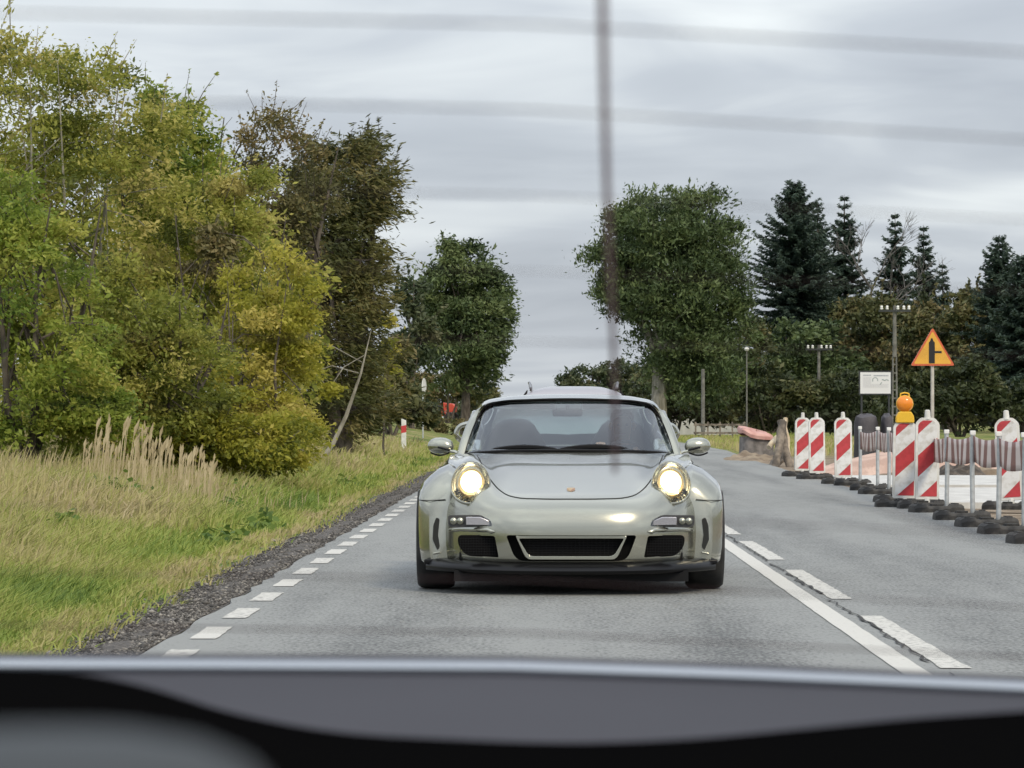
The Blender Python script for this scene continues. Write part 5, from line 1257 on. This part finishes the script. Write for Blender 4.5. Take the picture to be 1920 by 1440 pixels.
MB().tube([(-.055, 0, .305), (-.05, 0, .34), (0, 0, .352), (.05, 0, .34), (.055, 0, .305)], .010, 6).build("handle", M_YEL, lm)
# steel stakes and the striped tape strung from them
stk = [(1612, 910), (1645, 919), (1666, 926), (1700, 941), (1740, 950), (1774, 960), (1823, 974), (1871, 987), (1919, 1000), (1980, 1018)]
names_ = ["steel stake holding the tape's far end next to the third beacon", "second steel stake from the third beacon, carrying the tape", "steel stake just before the beacon with the lamp", "steel stake standing in front of the beacon with the lamp",
          "steel stake standing in front of the beacon beside the sign post", "first bare steel stake past the sign post", "steel stake in the middle of the striped tape before the soil heap", "steel stake just before the bent beacon", "steel stake in front of the bent beacon at the photo's edge", "nearest steel stake, outside the photo's edge"]
tp = []
for (px, py), lb in zip(stk, names_):
    Y_ = GY(py); x = PX(px, Y_); o = empty("steel_stake", (x, Y_, 0), lb, "stake", "steel stakes carrying the barrier tape")
    MB().tube([(0, 0, .02), (random.uniform(-.01, .01), 0, .5), (random.uniform(-.015, .015), 0, .92)], .026, 10).build("stake", M_STEEL, o)
    MB().box((0, -.005, .935), (.06, .05, .05)).build("cap", M_WHITE, o, bevel=.008)
    add_foot(o, -.12, random.uniform(-.15, .15)); tp.append((x, Y_ - .035, .90 + random.uniform(-.03, .02)))
def tape_mat():
    m, t, b = new_mat("striped barrier tape"); a = t.nodes.new("ShaderNodeAttribute"); a.attribute_name = "tint"
    r = t.nodes.new("ShaderNodeValToRGB"); r.color_ramp.interpolation = 'CONSTANT'; el = r.color_ramp.elements
    el[0].color = (.66, .56, .52, 1); el[1].position = .5; el[1].color = (.23, .105, .085, 1)
    t.links.new(a.outputs["Fac"], r.inputs[0]); t.links.new(r.outputs[0], b.inputs["Base Color"]); b.inputs["Roughness"].default_value = .6; return m
tape = MB(); cols_ = []; tint = []
for i in range(len(tp) - 1):
    a, b = Vector(tp[i]), Vector(tp[i + 1]); L_ = (b - a).length; n_ = max(8, int(L_ / .10))
    for k in range(n_):
        t = k / n_; p = a.lerp(b, t); p.z -= .035 * math.sin(math.pi * t) ; cols_.append(p)
k_ = 5; P = []
for j, p in enumerate(cols_):
    tw = .02 * math.sin(j * .35) + random.uniform(-.008, .008)
    P.append([(p.x + .02 * math.sin(j * .3) * q_, p.y - tw * q_, p.z - .285 * q_) for q_ in np.linspace(0, 1, k_)])
tape.grid(P)
me = tape.mesh("barrier_tape", True, 80, fix=False)
at = me.attributes.new("tint", 'FLOAT', 'FACE'); at.data.foreach_set("value", [0.0 if (i // (k_ - 1) // 3) % 2 else 1.0 for i in range(len(me.polygons))])
to = mesh_obj("barrier_tape", me, tape_mat()); sm_ = to.modifiers.new("s", 'SOLIDIFY'); sm_.thickness = .004; tag(to, "brown and white striped barrier tape strung along the steel stakes", "tape")

# warning triangle
Ys = 75.0; xs_ = PX(1748, Ys); k = Ys / F
sg = empty("warning_sign", (xs_, Ys, float(land_z(xs_, Ys))), "yellow triangular junction warning sign with red border on a pole", "sign"); g0 = sg.location.z
tri = lambda r_, zc_=0: rounded([(-r_, -r_ * .577), (r_, -r_ * .577), (0, r_ * 1.155)], .05 * r_ / .46, 5)
zc_ = PZ(686, Ys) - g0 + .46 * .577
mk = lambda nm, poly, y0, y1, mt: MB().prism([(x, z + zc_) for x, z in poly], y0, y1).build(nm, mt, sg, smooth=False)
mk("plate", tri(.455), -.012, .012, M_STEEL); mk("red_border", tri(.455), -.017, -.0125, pm("sign red", (0.56, 0.12, 0.05), .4)); mk("yellow_face", tri(.392), -.021, -.0175, pm("sign yellow", (0.72, 0.40, 0.055), .4, col2=(.66, .36, .05), scale=3))
M_SYM = pm("sign black", (0.01, 0.01, 0.012), .5)
mk("symbol_main_road", [(-.062 - .018, -.215), (.062 - .018, -.215), (.062 - .018, .215), (.012, .250), (-.003, .305), (-.033, .305), (-.048, .250), (-.080, .215)], -.0245, -.0215, M_SYM)
mk("symbol_side_road", [(.0445, -.005), (.185, -.005), (.185, .040), (.0445, .040)], -.0245, -.0215, M_SYM)
MB().tube([(0, .045, -.2), (0, .045, zc_ + .3)], .036, 10).build("pole", pm("pale sign pole", (0.40, 0.39, 0.35), .6, col2=(.50, .49, .45), scale=5), sg)
MB().box((0, .03, zc_ - .1), (.16, .05, .05)).box((0, .03, zc_ + .15), (.16, .05, .05)).build("clamps", M_STEEL, sg, smooth=False)
# white notice board
Yn = 92.0; xn = PX(1641, Yn); s = Yn / F
nb = empty("notice_board", (xn, Yn, float(land_z(xn, Yn))), "white printed notice board in a dark frame beside the lattice pole", "sign"); zb = PZ(718, Yn) - nb.location.z
bw, bh = 57 * s / 2, 40 * s / 2
MB().box((0, .02, zb), (bw * 2 + .07, .03, bh * 2 + .07)).build("frame", M_DKG, nb)
MB().box((0, 0, zb), (bw * 2, .008, bh * 2)).build("sheet", pm("white notice", (0.70, 0.715, 0.72), .5), nb)
M_INK = pm("faded print", (0.33, 0.36, 0.40), .6); M_INK2 = pm("pale print", (0.55, 0.56, 0.58), .6); M_INK3 = pm("grey green print", (0.30, 0.36, 0.36), .6)
def ink(nm, rects, mt):
    m = MB()
    for (cx_, cz_, w_, h_) in rects: m.box((cx_ * bw, -.006, zb + cz_ * bh), (w_ * bw, .003, h_ * bh))
    return m.build(nm, mt, nb, smooth=False)
hd = []
xx_ = -.80
for wd_ in (.10, .06, .12, .05, .09): hd.append((xx_ + wd_ / 2, .72, wd_, .10)); xx_ += wd_ + .02
xx_ = -.12
for wd_ in (.10, .07, .13, .08, .12, .06, .11, .10, .08): hd.append((xx_ + wd_ / 2, .68, wd_, .10)); xx_ += wd_ + .015
o = ink("heading", hd, M_INK); o["kind"] = "stuff"
rows_ = []
for r_ in range(11):
    xx_ = -.80; z_ = .50 - .09 * r_
    while xx_ < (-.32 if r_ < 7 else .82):
        wd_ = random.uniform(.05, .16); rows_.append((xx_ + wd_ / 2, z_, wd_, .04)); xx_ += wd_ + .03
o = ink("small_print", rows_, M_INK2); o["kind"] = "stuff"
MB().grid([[(bw * (-.02 + r_ * math.cos(a) * .70), -.007 - dy, zb + bh * (.25 + r_ * math.sin(a))) for r_, dy in ((.20, 0), (.28, 0))] for a in np.linspace(R(-20), R(210), 20)]).build("round_emblem", M_INK3, nb, smooth=False)
ink("wordmark", [(.48, .30, .12, .10), (.60, .24, .14, .10), (.72, .30, .12, .09), (.82, .24, .08, .12)], M_INK3)["kind"] = "stuff"
MB().box((.36 * bw, -.007, zb - .05 * bh), (.06 * bw, .003, .30 * bh), ry=R(35)).build("stroke", M_INK3, nb, smooth=False)
for sx_ in (-1, 1): MB().tube([(sx_ * bw * .9, .06, -.2), (sx_ * bw * .9, .06, zb + bh)], .025, 6).build("post", M_DKG, nb)
# poles
M_CPOLE = pm("weathered concrete pole", (0.12, 0.117, 0.108), .9, col2=(.20, .195, .18), scale=4)
def utility_pole(label, px, py_top, Y, ladder, wid):
    x = PX(px, Y); z0 = float(land_z(x, Y)); o = empty("utility_pole", (x, Y, z0), label, "pole"); h = PZ(py_top, Y) - z0
    m = MB(); hb = h * .62 if ladder else 0
    if ladder:
        for sx_ in (-1, 1): m.tube([(sx_ * wid * .55, 0, -.2), (sx_ * wid * .36, 0, hb)], [wid * .24, wid * .20], 6)
        n_ = 9
        for k in range(n_ + 1):
            z = .3 + (hb - .3) * k / n_; m.box((0, 0, z), (wid * .95, wid * .25, wid * .32))
    m.tube([(0, 0, hb - .05 if ladder else -.2), (0, 0, h)], [wid * .50, wid * .36], 10); m.build("shaft", M_CPOLE, o)
    MB().box((0, -.12, h - .25), (1.5, .10, .10)).build("cross_arm", M_DKG, o)
    for xx_ in (-.62, -.36, .14, .42, .66):
        MB().lathe([(0, 0), (.06, .0), (.075, .05), (.05, .09), (.07, .12), (.045, .18), (0, .19)], (xx_, -.12, h - .19), 'Z', 10).build("insulator", pm("white porcelain", (0.72, 0.72, 0.70), .25), o)
utility_pole("tall concrete lattice pole with insulators behind the notice board", 1677, 573, 170, True, .21)
utility_pole("smaller cross-armed pole with white insulators in front of the shrubs", 1535, 647, 205, False, .22)
x = PX(1318, 190); o = empty("utility_pole", (x, 190, float(land_z(x, 190))), "thin bare pole standing in front of the poplar's undergrowth", "pole"); MB().tube([(0, 0, -.2), (0, 0, PZ(688, 190) - .1)], [.11, .09], 8).build("shaft", M_CPOLE, o)
x = PX(1400, 185); o = empty("street_lamp", (x, 185, float(land_z(x, 185))), "slim street lamp with pale round head between poplar and tallest spruce", "street lamp"); hz = PZ(652, 185)
MB().tube([(0, 0, -.2), (0, 0, hz - .2)], [.045, .03], 8).build("pole", M_CPOLE, o)
MB().lathe([(0, -.10), (.08, -.09), (.13, 0), (.09, .08), (0, .10)], (0, 0, hz - .1), 'Z', 16).build("lamp_head", M_WHITE, o)
# white gable wall glimpsed through the leaves, and a low fence in front of it
x = PX(1332, 225); hs = empty("house", (x, 225, float(land_z(x, 225))), "white-walled house mostly hidden behind the poplar's undergrowth", "house")
MB().box((0, 3, 1.6), (5.0, 6.0, 3.4)).build("wall", pm("white render", (0.50, 0.50, 0.48), .9, col2=(.40, .40, .385), scale=2), hs, smooth=False)
MB().prism([(-2.9, 3.2), (2.9, 3.2), (0, 5.0)], -.4, 6.4).build("roof", pm("grey roof tiles", (0.10, 0.09, 0.09), .8, bump=.5, bscale=9), hs, smooth=False)
for sx_ in (-1.4, 1.4):
    w1 = MB().box((sx_, -.03, 1.7), (1.0, .06, 1.2)).build("window", M_WHITE, hs, smooth=False); MB().box((sx_, -.065, 1.7), (.84, .02, 1.04)).build("pane", M_GLASS_D, w1, smooth=False)
x = PX(1350, 178); fn = empty("fence", (x, 178, float(land_z(x, 178))), "low grey rail fence in the shade below the poplar", "fence")
for k in range(5): MB().box((-1.2 + .6 * k, 0, .45), (.08, .08, .9)).build("post", M_LOG, fn, smooth=False)
for z in (.35, .75): MB().box((0, -.06, z), (2.6, .04, .10)).build("rail", M_LOG, fn, smooth=False)
# ------------------------------------------------------------------ the car we look out of: its rear window and what lies below it
def W(px, py, Y): return Vector((PX(px, Y), Y, PZ(py, Y)))
def win_y(py): return float(np.interp(py, [-300, 0, 1250], [0.62, 0.74, 1.22]))       # the pane slopes away from us towards its foot
rw_ = empty("rear_window", W(960, 1250, 1.22), "rear window with fine heating wires and one vertical wire, just in front of us", "car window")
o0 = rw_.location
def loc_(v): return tuple(v - o0)
m, t, b = new_mat("clear window pane"); t.nodes.remove(b); tb = t.nodes.new("ShaderNodeBsdfTransparent"); tb.inputs[0].default_value = (1, 1, 1, 1); t.links.new(tb.outputs[0], t.nodes["Material Output"].inputs[0])
MB().grid([[loc_(W(px, py, win_y(py) + .004)) for px in (-600, 300, 1200, 2500)] for py in (-300, 0, 400, 800, 1238)]).build("pane", m, rw_, smooth=False)
M_WIRE = pm("brown heating wire", (0.05, 0.034, 0.036), .8, spec=0.1)
for a, b_, c_, r_ in ((22, 45, 98, 1.0), (182, 205, 262, .9), (345, 366, 412, .62), (498, 508, 545, .55), (628, 640, 668, .55), (760, 770, 790, .35), (948, 962, 1003, .6), (1072, 1088, 1138, .95), (1172, 1187, 1232, 1.25)):
    pts = [(px, float(np.interp(px, [-500, 0, 1000, 1920, 2400], [a - 12, a, b_, c_, c_ + 26]))) for px in np.linspace(-500, 2400, 30)]
    MB().tube([loc_(W(px, py, win_y(py))) for px, py in pts], .00024 * r_, 6).build("heating_wire", M_WIRE, rw_)
pts = [(1126, -260), (1130, 0), (1134, 200), (1140, 430), (1150, 640), (1153, 780), (1153, 884)]
MB().tube([loc_(W(px, py, win_y(py) - .001)) for px, py in pts], [.00090, .00090, .00086, .0008, .00074, .00068, .00066], 8).build("vertical_wire", pm("mauve brown wire", (0.24, 0.145, 0.160), .7), rw_)

# pale edged sill below the pane
def Wl(px): return float(np.interp(px, [-400, 0, 400, 960, 1400, 1920, 2400], [1236, 1239, 1240, 1243, 1258, 1281, 1310]))
M_SILL = pm("grey sill plastic", (0.022, 0.021, 0.030), .75, col2=(.028, .027, .037), scale=3, bump=.15, bscale=400, dist=.0005)
sill = empty("window_sill", W(960, 1260, 1.30), "grey plastic window sill with a pale rounded top edge, below the rear window", "sill"); o0 = sill.location
rows = [(-14, 1.400, 0), (-2, 1.345, 1), (3, 1.325, 2), (10, 1.315, 3), (20, 1.308, 4), (27, 1.298, 5), (60, 1.26, 6), (110, 1.20, 7), (165, 1.14, 8), (240, 1.06, 9)]
P = [[loc_(W(px, Wl(px) + dy, Y)) for px in np.linspace(-420, 2380, 60)] for dy, Y, _ in rows]
MB().grid(P).build("panel", M_SILL, sill, angle=80, fix=False)
lip = []
for dy, dY in ((-3, .014), (-3, .004), (2, -.004), (11, -.007), (18, -.006), (22, -.004)): lip.append([loc_(W(px, Wl(px) + dy, 1.312 + dY)) for px in np.linspace(-420, 2380, 60)])
MB().grid(lip).build("top_edge", pm("painted edge highlight", (0.30, 0.335, 0.39), .5), sill, angle=80, fix=False)  # the strip's paler colour paints in the highlight along the edge
# dark trim with a wavy upper edge, nearer to us
def Wt(px): return float(crom([-400, 0, 130, 260, 420, 600, 850, 1100, 1300, 1500, 1700, 1920, 2400], [1250, 1259, 1266, 1290, 1338, 1374, 1392, 1398, 1390, 1372, 1353, 1338, 1320], np.array([px]))[0])
trim = empty("parcel_shelf", W(960, 1440, 0.98), "black shelf trim with a curved upper edge at the bottom of the photo", "shelf"); o0 = trim.location
P = []
for dy, Y in ((-6, 1.04), (0, 1.00), (4, .985), (14, .97), (40, .955), (110, .93), (260, .90)):
    P.append([loc_(W(px, Wt(px) + dy, Y)) for px in np.linspace(-420, 2380, 80)])
MB().grid(P).build("trim", pm("black trim", (0.0028, 0.0028, 0.003), 1.0, spec=0.0), trim, angle=80, fix=False)
# pale rounded cushion below it
hdr = empty("headrest", W(190, 1450, .30), "blurred pale grey headrest top in the corner nearest us", "headrest"); o0 = hdr.location
P = []
for k, (r_, dz) in enumerate([(1.0, 0), (.97, .28), (.88, .55), (.70, .80), (.45, .95), (.2, .995), (.02, 1.0)]):
    row = []
    for a in np.linspace(0, 2 * math.pi, 36, endpoint=False):
        px = 90 + 420 * r_ * math.cos(a); c = W(px, 1500 - 130 * dz, .30); row.append(loc_(Vector((c.x, .30 + .015 * r_ * math.sin(a), c.z))))
    P.append(row)
MB().grid(P, close_u=True).build("cushion", pm("grey headrest cloth", (0.045, 0.052, 0.060), .9, bump=.2, bscale=300, dist=.0005), hdr)
